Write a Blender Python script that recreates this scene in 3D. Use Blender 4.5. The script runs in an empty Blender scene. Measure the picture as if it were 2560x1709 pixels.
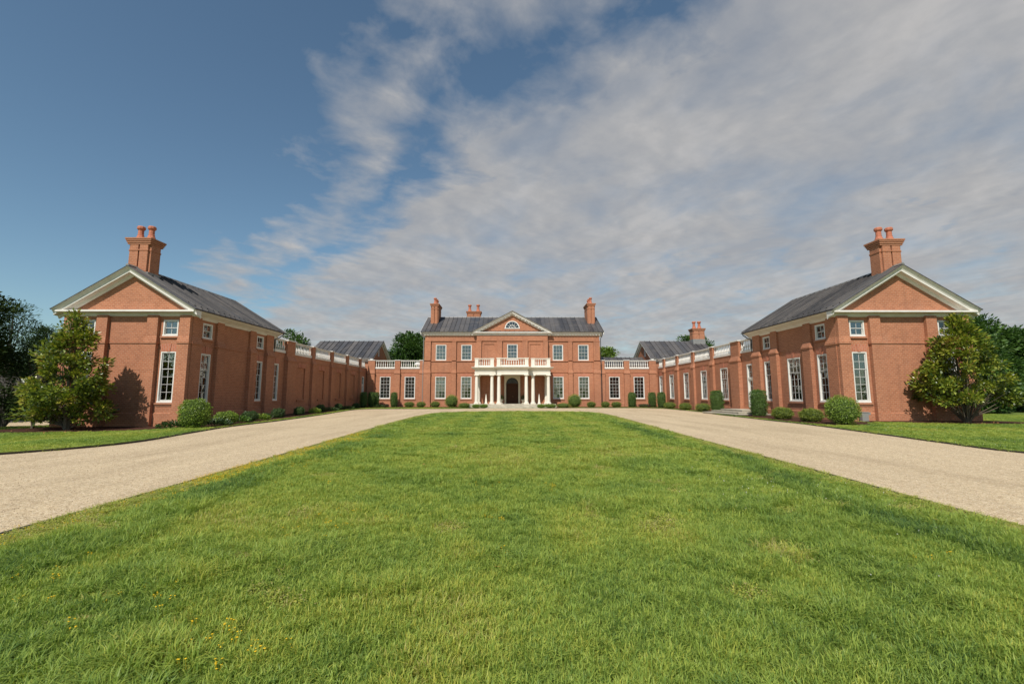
import bpy, bmesh, math, random
import numpy as np
from mathutils import Matrix, Vector

random.seed(7)
RNG = np.random.default_rng(7)
R = math.radians
scene = bpy.context.scene
COL = scene.collection

# ------------------------------------------------------------------ camera
cam_d = bpy.data.cameras.new("camera")
cam_d.sensor_width = 36.0
cam_d.lens = 16.0
cam_d.clip_start = 0.05
cam_d.clip_end = 4000
cam = bpy.data.objects.new("camera", cam_d)
COL.objects.link(cam)
cam.location = (-0.32, 0.0, 1.65)
cam.rotation_euler = (R(90 + 6.69), 0, R(-0.2535))
scene.camera = cam

# ------------------------------------------------------------------ sun
SUN_DIR = Vector((-0.355, -1.0, 1.19)).normalized()      # from the scene towards the sun
SUN_EL = math.asin(SUN_DIR.z)
SUN_AZ = math.atan2(SUN_DIR.x, SUN_DIR.y)               # clockwise from +Y
sun_d = bpy.data.lights.new("sun", 'SUN')
sun_d.energy = 5.0
sun_d.angle = R(0.53)
sun_d.color = (1.0, 0.95, 0.87)
sun = bpy.data.objects.new("sun", sun_d)
COL.objects.link(sun)
sun.rotation_euler = (-SUN_DIR).to_track_quat('-Z', 'Y').to_euler()
sun.location = (-20, -40, 60)


# ------------------------------------------------------------------ node helpers
class NT:
    def __init__(self, tree):
        self.t = tree

    def n(self, kind, **kw):
        nd = self.t.nodes.new(kind)
        ins = kw.pop('ins', {})
        for k, v in kw.items():
            setattr(nd, k, v)
        for k, v in ins.items():
            self.set(nd, k, v)
        return nd

    def set(self, nd, k, v):
        s = nd.inputs[k]
        if isinstance(v, bpy.types.NodeSocket):
            self.t.links.new(v, s)
        else:
            s.default_value = v

    def math(self, op, a, b=None, c=None, clamp=False):
        nd = self.n('ShaderNodeMath', operation=op, use_clamp=clamp)
        for i, v in enumerate((a, b, c)):
            if v is not None:
                self.set(nd, i, v)
        return nd.outputs[0]

    def mix(self, fac, a, b, blend='MIX'):
        nd = self.n('ShaderNodeMix', data_type='RGBA', blend_type=blend)
        self.set(nd, 0, fac)
        self.set(nd, 6, a if isinstance(a, bpy.types.NodeSocket) else (*a, 1) if len(a) == 3 else a)
        self.set(nd, 7, b if isinstance(b, bpy.types.NodeSocket) else (*b, 1) if len(b) == 3 else b)
        return nd.outputs[2]

    def ramp(self, fac, stops, interp='LINEAR'):
        nd = self.n('ShaderNodeValToRGB')
        cr = nd.color_ramp
        cr.interpolation = interp
        while len(cr.elements) < len(stops):
            cr.elements.new(0.5)
        for e, (p, c) in zip(cr.elements, stops):
            e.position = p
            e.color = (c, c, c, 1) if isinstance(c, (int, float)) else (*c, 1)
        self.set(nd, 0, fac)
        return nd.outputs[0]

    def noise(self, vec, scale, detail=4, rough=0.55, dist=0.0, out=0):
        nd = self.n('ShaderNodeTexNoise', ins={'Scale': scale, 'Detail': detail, 'Roughness': rough, 'Distortion': dist})
        if vec is not None:
            self.set(nd, 'Vector', vec)
        return nd.outputs[out]

    def mapping(self, vec, scale=(1, 1, 1), rot=(0, 0, 0), loc=(0, 0, 0)):
        nd = self.n('ShaderNodeMapping', ins={'Scale': scale, 'Rotation': rot, 'Location': loc})
        self.set(nd, 'Vector', vec)
        return nd.outputs[0]

    def link(self, a, b):
        self.t.links.new(a, b)


# ------------------------------------------------------------------ sky
world = bpy.data.worlds.new("World")
scene.world = world
world.use_nodes = True
wt = world.node_tree
wt.nodes.clear()
w = NT(wt)
sky = w.n('ShaderNodeTexSky', sky_type='NISHITA', sun_disc=False, sun_elevation=SUN_EL, sun_rotation=SUN_AZ,
          altitude=0, air_density=1.0, dust_density=0.6, ozone_density=2.5)
tc = w.n('ShaderNodeTexCoord')
sep = w.n('ShaderNodeSeparateXYZ')
w.link(tc.outputs['Generated'], sep.inputs[0])
zc = w.math('ADD', w.math('MAXIMUM', sep.outputs[2], 0.0), 0.08)
U = w.math('DIVIDE', sep.outputs[0], zc)
V = w.math('DIVIDE', sep.outputs[1], zc)
uv = w.n('ShaderNodeCombineXYZ')
w.link(U, uv.inputs[0]); w.link(V, uv.inputs[1])
UV = uv.outputs[0]
warp = w.noise(UV, 1.6, 3, 0.5, out=1)
wv = w.n('ShaderNodeVectorMath', operation='MULTIPLY_ADD')
w.link(warp, wv.inputs[0]); wv.inputs[1].default_value = (0.24, 0.24, 0); w.link(UV, wv.inputs[2])
UVW = wv.outputs[0]
big = w.noise(w.mapping(UVW, scale=(1.0, 0.75, 1), loc=(3.1, 1.7, 0)), 1.15, 3, 0.5)

def cloud_noise(off):
    m = w.mapping(UVW, scale=(1.0, 1.0, 1), rot=(0, 0, R(-35)), loc=(0.4 + off[0], 2.2 + off[1], 0))
    a = w.noise(m, 3.6, 7, 0.57)
    b = w.noise(m, 8.0, 5, 0.5)
    return w.math('ADD', w.math('MULTIPLY', a, 0.80), w.math('MULTIPLY', b, 0.20))


fine = cloud_noise((0, 0))
fine2 = cloud_noise((0.035, -0.03))
# the cloud front runs along a line of the cloud layer
s = w.math('ADD', w.math('MULTIPLY', V, 0.9), U)
s = w.math('ADD', s, w.math('MULTIPLY', w.math('SUBTRACT', big, 0.5), 1.15))
cover = w.ramp(w.math('DIVIDE', s, 3.2), [(0.0, 0.0), (0.10, 0.07), (0.19, 0.38), (0.275, 0.50), (0.335, 0.33), (0.37, 0.38), (0.45, 0.66), (0.62, 0.82), (1.0, 0.70)])
dens = w.math('SUBTRACT', w.math('ADD', fine, cover), 0.82)
dens = w.math('MULTIPLY', dens, 3.3, clamp=True)
thin = w.noise(w.mapping(UVW, scale=(1.0, 0.9, 1), loc=(5, 1, 0)), 2.4, 6, 0.54)
dens = w.math('MULTIPLY', dens, w.ramp(thin, [(0.28, 0.50), (0.5, 0.88), (0.65, 0.97)]))
shade = w.noise(w.mapping(UVW, scale=(1.0, 0.85, 1)), 1.7, 5, 0.52)
shade = w.math('ADD', shade, w.math('MULTIPLY', w.math('SUBTRACT', fine, fine2), 1.3))
ccol = w.ramp(shade, [(0.28, (4.30, 4.40, 4.65)), (0.52, (5.10, 5.08, 5.12)), (0.72, (5.9, 5.78, 5.72))])
skyc = w.mix(1.0, sky.outputs[0], (1.18, 1.30, 1.20), 'MULTIPLY')
both = w.mix(dens, skyc, ccol)
bg = w.n('ShaderNodeBackground', ins={'Strength': 0.086})
w.link(both, bg.inputs[0])
wo = w.n('ShaderNodeOutputWorld')
w.link(bg.outputs[0], wo.inputs[0])

vs = scene.view_settings
vs.view_transform = 'Standard'
vs.look = 'None'
vs.exposure = 0.0
vs.gamma = 1.0
vs.use_curve_mapping = False
scene.cycles.max_bounces = 6
scene.cycles.transparent_max_bounces = 12


# ------------------------------------------------------------------ materials
def material(name, fn):
    m = bpy.data.materials.new(name)
    m.use_nodes = True
    m.node_tree.nodes.clear()
    t = NT(m.node_tree)
    out = t.n('ShaderNodeOutputMaterial')
    sh = fn(t)
    t.link(sh, out.inputs[0])
    return m


def princ(t, **kw):
    return t.n('ShaderNodeBsdfPrincipled', ins=kw).outputs[0]


def bumped(t, height, strength=0.4, dist=0.01):
    return t.n('ShaderNodeBump', ins={'Height': height, 'Strength': strength, 'Distance': dist}).outputs[0]


def mat_brick(name, c1, c2, mortar, rot=0.0, wear=1.0):
    def fn(t):
        co = t.n('ShaderNodeTexCoord')
        v = co.outputs['UV']
        if rot:
            v = t.mapping(v, rot=(0, 0, rot))
        br = t.n('ShaderNodeTexBrick', offset=0.5, ins={'Vector': v, 'Color1': (*c1, 1), 'Color2': (*c2, 1), 'Mortar': (*mortar, 1),
                 'Scale': 1.0, 'Mortar Size': 0.0125, 'Mortar Smooth': 0.35, 'Bias': -0.1, 'Brick Width': 0.24, 'Row Height': 0.118})
        geo = t.n('ShaderNodeNewGeometry')
        P = geo.outputs['Position']
        blot = t.noise(t.mapping(P, scale=(0.45, 0.45, 0.45)), 1.0, 5, 0.6)
        c = t.mix(t.math('MULTIPLY', t.ramp(blot, [(0.42, 0.0), (0.68, 1.0)]), 0.30 * wear), br.outputs[0], (0.27, 0.125, 0.080))
        lime = t.noise(t.mapping(P, scale=(1.3, 1.3, 0.5)), 1.0, 6, 0.65)
        c = t.mix(t.math('MULTIPLY', t.ramp(lime, [(0.56, 0.0), (0.74, 1.0)]), 0.20 * wear), c, (0.44, 0.25, 0.175))
        course = t.noise(t.mapping(v, scale=(2.1, 8.5, 1)), 1.0, 2, 0.6)
        c = t.mix(0.5, c, t.mix(course, (0.72, 0.70, 0.68), (1.28, 1.30, 1.32)), 'MULTIPLY')
        stk = t.noise(t.mapping(P, scale=(2.4, 2.4, 0.16)), 1.0, 6, 0.68)
        c = t.mix(t.math('MULTIPLY', t.ramp(stk, [(0.55, 0.0), (0.72, 1.0)]), 0.34 * wear), c, (0.185, 0.088, 0.056))
        pat = t.noise(t.mapping(P, scale=(0.16, 0.16, 0.22)), 1.0, 4, 0.6)
        c = t.mix(0.7, c, t.ramp(pat, [(0.3, (0.86, 0.84, 0.84)), (0.5, (1.0, 1.0, 1.0)), (0.7, (1.10, 1.12, 1.14))]), 'MULTIPLY')
        h = t.math('ADD', t.math('MULTIPLY', br.outputs[1], -1.0), t.math('MULTIPLY', t.noise(P, 30, 3), 0.5))
        return princ(t, **{'Base Color': c, 'Roughness': 0.9, 'Specular IOR Level': 0.25, 'Normal': bumped(t, h, 0.5, 0.006)})
    return material(name, fn)


BR1, BR2, MOR = (0.415, 0.160, 0.081), (0.318, 0.118, 0.059), (0.43, 0.245, 0.157)
M = {}
M['brick'] = mat_brick('brick', BR1, BR2, MOR)
M['arch_brick'] = mat_brick('arch_brick', (0.46, 0.160, 0.088), (0.40, 0.125, 0.066), (0.42, 0.26, 0.19), rot=R(90), wear=0.5)
M['pot_clay'] = material('pot_clay', lambda t: princ(t, **{'Base Color': t.mix(t.noise(t.n('ShaderNodeNewGeometry').outputs['Position'], 5, 5), (0.34, 0.10, 0.055), (0.50, 0.18, 0.10)), 'Roughness': 0.8}))


def mat_paint(name, c, dirt=0.25, rough=0.5):
    def fn(t):
        P = t.n('ShaderNodeNewGeometry').outputs['Position']
        n = t.noise(t.mapping(P, scale=(1.2, 1.2, 0.5)), 1.5, 6, 0.65)
        d = tuple(x * y for x, y in zip(c, (0.72, 0.68, 0.60)))
        col = t.mix(t.math('MULTIPLY', t.ramp(n, [(0.45, 0.0), (0.75, 1.0)]), dirt), c, d)
        return princ(t, **{'Base Color': col, 'Roughness': rough, 'Normal': bumped(t, t.noise(P, 18, 3), 0.08, 0.01)})
    return material(name, fn)


M['trim'] = mat_paint('white_trim', (0.70, 0.665, 0.61), 0.5)
M['casing'] = mat_paint('window_casing', (0.70, 0.68, 0.63), 0.3)
M['sash'] = mat_paint('sash_paint', (0.52, 0.505, 0.48), 0.2)
M['column'] = mat_paint('column_paint', (0.72, 0.67, 0.575), 0.45, 0.6)
M['stone_trim'] = mat_paint('door_surround', (0.62, 0.56, 0.43), 0.35, 0.8)
M['curtain'] = mat_paint('curtain', (0.55, 0.535, 0.50), 0.6, 0.9)
M['blind'] = mat_paint('blind', (0.40, 0.38, 0.345), 0.7, 0.9)
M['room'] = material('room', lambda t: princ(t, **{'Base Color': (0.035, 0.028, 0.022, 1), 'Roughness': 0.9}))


def fn_glass(t):
    P = t.n('ShaderNodeNewGeometry').outputs['Position']
    nrm = bumped(t, t.noise(P, 1.1, 2), 0.12, 0.04)
    fr = t.n('ShaderNodeFresnel', ins={'IOR': 1.5, 'Normal': nrm})
    gl = t.n('ShaderNodeBsdfGlossy', ins={'Color': (0.9, 0.93, 0.95, 1), 'Roughness': 0.02, 'Normal': nrm})
    tr = t.n('ShaderNodeBsdfTransparent', ins={'Color': (0.78, 0.80, 0.78, 1)})
    mx = t.n('ShaderNodeMixShader')
    t.link(t.math('ADD', t.math('MULTIPLY', fr.outputs[0], 1.5), 0.05, clamp=True), mx.inputs[0])
    t.link(tr.outputs[0], mx.inputs[1]); t.link(gl.outputs[0], mx.inputs[2])
    return mx.outputs[0]


M['glass'] = material('window_glass', fn_glass)
M['dim_glass'] = material('dark_fanlight_glass', lambda t: princ(t, **{'Base Color': (0.02, 0.017, 0.014, 1), 'Roughness': 0.25}))  # opaque dark colour painted in for unlit glass without bright reflections


def fn_roof(t):
    P = t.n('ShaderNodeNewGeometry').outputs['Position']
    oi = t.n('ShaderNodeObjectInfo')
    c = t.ramp(oi.outputs['Random'], [(0.0, (0.042, 0.041, 0.045)), (0.35, (0.074, 0.069, 0.069)), (0.7, (0.115, 0.105, 0.100)), (1.0, (0.058, 0.060, 0.068))])
    n = t.noise(t.mapping(P, scale=(0.7, 0.7, 0.7)), 1.0, 7, 0.65)
    c = t.mix(t.ramp(n, [(0.48, 0.0), (0.78, 0.75)]), c, (0.155, 0.135, 0.122))
    stk = t.noise(t.mapping(P, scale=(0.9, 0.9, 5.0)), 1.0, 6, 0.7)
    c = t.mix(t.ramp(stk, [(0.5, 0.0), (0.75, 0.6)]), c, (0.045, 0.042, 0.042))
    sp = t.noise(P, 2.2, 8, 0.75)
    c = t.mix(t.ramp(sp, [(0.63, 0.0), (0.72, 0.55)]), c, (0.24, 0.235, 0.225))
    return princ(t, **{'Base Color': c, 'Roughness': t.ramp(n, [(0.3, 0.42), (0.7, 0.62)]), 'Metallic': 0.15, 'Normal': bumped(t, t.noise(P, 1.4, 3), 0.25, 0.04)})


M['roof'] = material('metal_roofing', fn_roof)
M['lead'] = material('lead_flashing', lambda t: princ(t, **{'Base Color': t.mix(t.noise(t.n('ShaderNodeNewGeometry').outputs['Position'], 6, 4), (0.17, 0.16, 0.15), (0.34, 0.33, 0.31)), 'Roughness': 0.55, 'Metallic': 0.3}))
M['gutter'] = material('dark_gutter', lambda t: princ(t, **{'Base Color': (0.045, 0.04, 0.038, 1), 'Roughness': 0.5, 'Metallic': 0.3}))
M['door'] = material('door_wood', lambda t: princ(t, **{'Base Color': t.mix(t.noise(t.mapping(t.n('ShaderNodeNewGeometry').outputs['Position'], scale=(6, 6, 0.7)), 3, 5), (0.045, 0.018, 0.009), (0.085, 0.036, 0.017)), 'Roughness': 0.65, 'Specular IOR Level': 0.2}))
M['brass'] = material('brass', lambda t: princ(t, **{'Base Color': (0.6, 0.42, 0.16, 1), 'Roughness': 0.3, 'Metallic': 1.0}))


def fn_stone(t):
    P = t.n('ShaderNodeNewGeometry').outputs['Position']
    n = t.noise(P, 1.7, 7, 0.65)
    c = t.ramp(n, [(0.3, (0.30, 0.27, 0.205)), (0.55, (0.44, 0.395, 0.31)), (0.75, (0.52, 0.475, 0.385))])
    return princ(t, **{'Base Color': c, 'Roughness': 0.85, 'Normal': bumped(t, t.noise(P, 25, 4), 0.3, 0.01)})


M['stone'] = material('limestone', fn_stone)
M['box_metal'] = material('grey_box', lambda t: princ(t, **{'Base Color': (0.22, 0.21, 0.20, 1), 'Roughness': 0.5}))


def fn_gravel(t):
    P = t.n('ShaderNodeNewGeometry').outputs['Position']
    vo = t.n('ShaderNodeTexVoronoi', ins={'Vector': P, 'Scale': 60.0, 'Randomness': 1.0})
    sv = t.n('ShaderNodeSeparateColor'); t.link(vo.outputs['Color'], sv.inputs[0])
    c = t.ramp(sv.outputs[0], [(0.0, (0.34, 0.250, 0.148)), (0.3, (0.46, 0.350, 0.218)), (0.65, (0.53, 0.418, 0.270)), (0.9, (0.59, 0.480, 0.325)), (1.0, (0.63, 0.540, 0.40))])
    v2 = t.n('ShaderNodeTexVoronoi', ins={'Vector': P, 'Scale': 15.0, 'Randomness': 1.0})
    s2 = t.n('ShaderNodeSeparateColor'); t.link(v2.outputs['Color'], s2.inputs[0])
    c = t.mix(0.5, c, t.ramp(s2.outputs[0], [(0.0, (0.74, 0.72, 0.70)), (0.5, (1.0, 1.0, 1.0)), (1.0, (1.20, 1.19, 1.17))]), 'MULTIPLY')
    b = t.noise(t.mapping(P, scale=(0.85, 0.11, 1)), 1.0, 6, 0.64)
    c = t.mix(0.75, c, t.ramp(b, [(0.3, (0.74, 0.71, 0.68)), (0.5, (1.0, 0.99, 0.98)), (0.72, (1.13, 1.13, 1.12))]), 'MULTIPLY')
    spk = t.noise(P, 2.6, 8, 0.8)
    c = t.mix(t.ramp(spk, [(0.685, 0.0), (0.73, 0.7)]), c, (0.20, 0.145, 0.10))
    h = t.math('ADD', t.math('MULTIPLY', vo.outputs[0], -1.0), t.math('MULTIPLY', t.noise(P, 3, 3), 0.7))
    return princ(t, **{'Base Color': c, 'Roughness': 0.9, 'Specular IOR Level': 0.25, 'Normal': bumped(t, h, 0.45, 0.012)})


M['gravel'] = material('pea_gravel', fn_gravel)


def fn_stone2(t):
    b = t.n('ShaderNodeAttribute', attribute_name='tint', attribute_type='INSTANCER')
    c = t.ramp(b.outputs['Fac'], [(0.0, (0.30, 0.22, 0.14)), (0.4, (0.46, 0.35, 0.235)), (0.8, (0.56, 0.44, 0.31)), (1.0, (0.62, 0.53, 0.42))])
    return princ(t, **{'Base Color': c, 'Roughness': 0.85})


M['gravel_stone'] = material('gravel_stone', fn_stone2)


def fn_soil(t):
    P = t.n('ShaderNodeNewGeometry').outputs['Position']
    n = t.noise(P, 0.9, 6, 0.6)
    f = t.noise(P, 26, 5, 0.7)
    c = t.mix(f, (0.085, 0.110, 0.026), (0.205, 0.255, 0.055))
    c = t.mix(t.ramp(n, [(0.56, 0.0), (0.76, 0.65)]), c, (0.165, 0.120, 0.065))
    return princ(t, **{'Base Color': c, 'Roughness': 1.0, 'Specular IOR Level': 0.1, 'Normal': bumped(t, f, 0.8, 0.03)})


M['turf'] = material('turf_base', fn_soil)


def fn_meadow(t):
    P = t.n('ShaderNodeNewGeometry').outputs['Position']
    n = t.noise(P, 0.12, 6, 0.6)
    f = t.noise(P, 9, 6, 0.75)
    c = t.mix(f, (0.065, 0.105, 0.022), (0.185, 0.25, 0.052))
    c = t.mix(t.ramp(n, [(0.4, 0.0), (0.7, 0.5)]), c, (0.13, 0.155, 0.045))
    return princ(t, **{'Base Color': c, 'Roughness': 1.0, 'Specular IOR Level': 0.1, 'Normal': bumped(t, f, 0.9, 0.05)})


M['meadow'] = material('meadow', fn_meadow)


def fn_mulch(t):
    P = t.n('ShaderNodeNewGeometry').outputs['Position']
    f = t.noise(t.mapping(P, scale=(1, 1, 1)), 22, 6, 0.75)
    c = t.ramp(f, [(0.3, (0.018, 0.008, 0.005)), (0.55, (0.075, 0.033, 0.020)), (0.75, (0.15, 0.075, 0.05))])
    return princ(t, **{'Base Color': c, 'Roughness': 1.0, 'Specular IOR Level': 0.15, 'Normal': bumped(t, f, 1.0, 0.04)})


M['mulch'] = material('mulch', fn_mulch)
M['edging'] = material('edging', lambda t: princ(t, **{'Base Color': (0.035, 0.027, 0.018, 1), 'Roughness': 0.9}))


def mat_leaf(name, stops, rough=0.45, spec=0.5, trans=0.22, attr='rnd', instancer=False, mul=None):
    def fn(t):
        a = t.n('ShaderNodeAttribute', attribute_name=attr, attribute_type='GEOMETRY')
        f = a.outputs['Fac']
        if instancer:
            b = t.n('ShaderNodeAttribute', attribute_name='tint', attribute_type='INSTANCER')
            f = t.math('ADD', b.outputs['Fac'], t.math('MULTIPLY', t.math('SUBTRACT', f, 0.5), 0.50), clamp=True)
        c = t.ramp(f, stops)
        p = princ(t, **{'Base Color': c, 'Roughness': rough, 'Specular IOR Level': spec})
        tr = t.n('ShaderNodeBsdfTranslucent')
        t.link(t.mix(1.0, c, (1.2, 1.25, 0.8), 'MULTIPLY'), tr.inputs[0])
        mx = t.n('ShaderNodeMixShader', ins={0: trans})
        t.link(p, mx.inputs[1]); t.link(tr.outputs[0], mx.inputs[2])
        return mx.outputs[0]
    return material(name, fn)


M['magnolia'] = mat_leaf('magnolia_leaf', [(0.0, (0.035, 0.062, 0.012)), (0.35, (0.130, 0.180, 0.022)), (0.62, (0.275, 0.310, 0.036)), (0.86, (0.36, 0.315, 0.045)), (1.0, (0.28, 0.165, 0.055))], 0.36, 0.55, 0.25)
M['box_leaf'] = mat_leaf('boxwood_leaf', [(0.0, (0.065, 0.110, 0.016)), (0.5, (0.165, 0.250, 0.030)), (1.0, (0.27, 0.345, 0.045))], 0.45, 0.4, 0.2)
M['column_leaf'] = mat_leaf('column_leaf', [(0.0, (0.035, 0.080, 0.016)), (0.5, (0.080, 0.155, 0.026)), (1.0, (0.135, 0.220, 0.036))], 0.42, 0.4, 0.2)
M['mound_leaf'] = mat_leaf('mound_leaf', [(0.0, (0.060, 0.090, 0.014)), (0.5, (0.150, 0.195, 0.026)), (1.0, (0.245, 0.275, 0.040))], 0.5, 0.35, 0.2)
M['dark_leaf'] = mat_leaf('dark_shrub_leaf', [(0.0, (0.018, 0.040, 0.012)), (0.5, (0.040, 0.080, 0.020)), (1.0, (0.080, 0.130, 0.030))], 0.45, 0.4, 0.2)
M['burgundy'] = mat_leaf('burgundy_leaf', [(0.0, (0.030, 0.010, 0.010)), (0.5, (0.070, 0.020, 0.018)), (1.0, (0.12, 0.045, 0.028))], 0.5, 0.4, 0.2)
M['tree_leaf'] = mat_leaf('tree_leaf', [(0.0, (0.022, 0.055, 0.014)), (0.5, (0.055, 0.115, 0.022)), (1.0, (0.10, 0.170, 0.032))], 0.5, 0.35, 0.25)
M['dark_tree_leaf'] = mat_leaf('dark_tree_leaf', [(0.0, (0.012, 0.022, 0.007)), (0.5, (0.026, 0.045, 0.011)), (1.0, (0.052, 0.078, 0.016))], 0.75, 0.1, 0.15)
M['conifer'] = mat_leaf('conifer_needle', [(0.0, (0.018, 0.036, 0.014)), (0.5, (0.038, 0.070, 0.024)), (1.0, (0.072, 0.108, 0.028))], 0.8, 0.1, 0.1)
M['dry_twig'] = material('dry_twig', lambda t: princ(t, **{'Base Color': (0.13, 0.115, 0.10, 1), 'Roughness': 0.9}))
M['core'] = material('dark_core', lambda t: princ(t, **{'Base Color': t.mix(t.noise(t.n('ShaderNodeNewGeometry').outputs['Position'], 14, 5, 0.7), (0.018, 0.030, 0.008), (0.075, 0.115, 0.022)), 'Roughness': 1.0}))  # solid shrub core in dark leaf colour, added to block gaps between leaves
M['bark'] = material('bark', lambda t: princ(t, **{'Base Color': t.mix(t.noise(t.mapping(t.n('ShaderNodeNewGeometry').outputs['Position'], scale=(4, 4, 1)), 3, 6, 0.7), (0.050, 0.036, 0.024), (0.20, 0.16, 0.115)), 'Roughness': 0.95, 'Normal': bumped(t, t.noise(t.n('ShaderNodeNewGeometry').outputs['Position'], 30, 4), 0.6, 0.02)}))
M['grass'] = mat_leaf('grass_blade', [(0.0, (0.075, 0.150, 0.045)), (0.18, (0.160, 0.250, 0.052)), (0.42, (0.270, 0.365, 0.066)), (0.62, (0.350, 0.425, 0.082)), (0.82, (0.47, 0.46, 0.080)), (1.0, (0.44, 0.37, 0.17))], 0.5, 0.3, 0.40, instancer=True)
M['flower_yellow'] = material('yellow_petal', lambda t: princ(t, **{'Base Color': (0.78, 0.50, 0.015, 1), 'Roughness': 0.6}))
M['flower_white'] = material('white_clover', lambda t: princ(t, **{'Base Color': (0.62, 0.60, 0.50, 1), 'Roughness': 0.8}))
M['fallen_leaf'] = material('fallen_leaf', lambda t: princ(t, **{'Base Color': (0.45, 0.22, 0.07, 1), 'Roughness': 0.7}))
M['white_hood'] = mat_paint('white_hood', (0.78, 0.77, 0.74), 0.1)

# ------------------------------------------------------------------ object helpers
WM = {}
I4 = Matrix.Identity(4)


def place(o, parent, mw):
    COL.objects.link(o)
    WM[o.name] = mw.copy()
    if parent is not None:
        o.parent = parent
        o.matrix_parent_inverse = WM[parent.name].inverted()
    o.matrix_basis = mw
    return o


def thing(name, label, cat, loc=(0, 0, 0), group=None):
    o = bpy.data.objects.new(name, None)
    o.empty_display_size = 0.3
    place(o, None, Matrix.Translation(loc))
    o['label'] = label
    o['category'] = cat
    if group:
        o['group'] = group
    return o


def tag(o, label=None, cat=None, group=None, kind=None):
    if label: o['label'] = label
    if cat: o['category'] = cat
    if group: o['group'] = group
    if kind: o['kind'] = kind
    return o


def mobj(name, mesh, parent=None, mw=I4):
    o = bpy.data.objects.new(name, mesh)
    return place(o, parent, mw)


T = Matrix.Translation


def RZ(a):
    return Matrix.Rotation(a, 4, 'Z')


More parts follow.
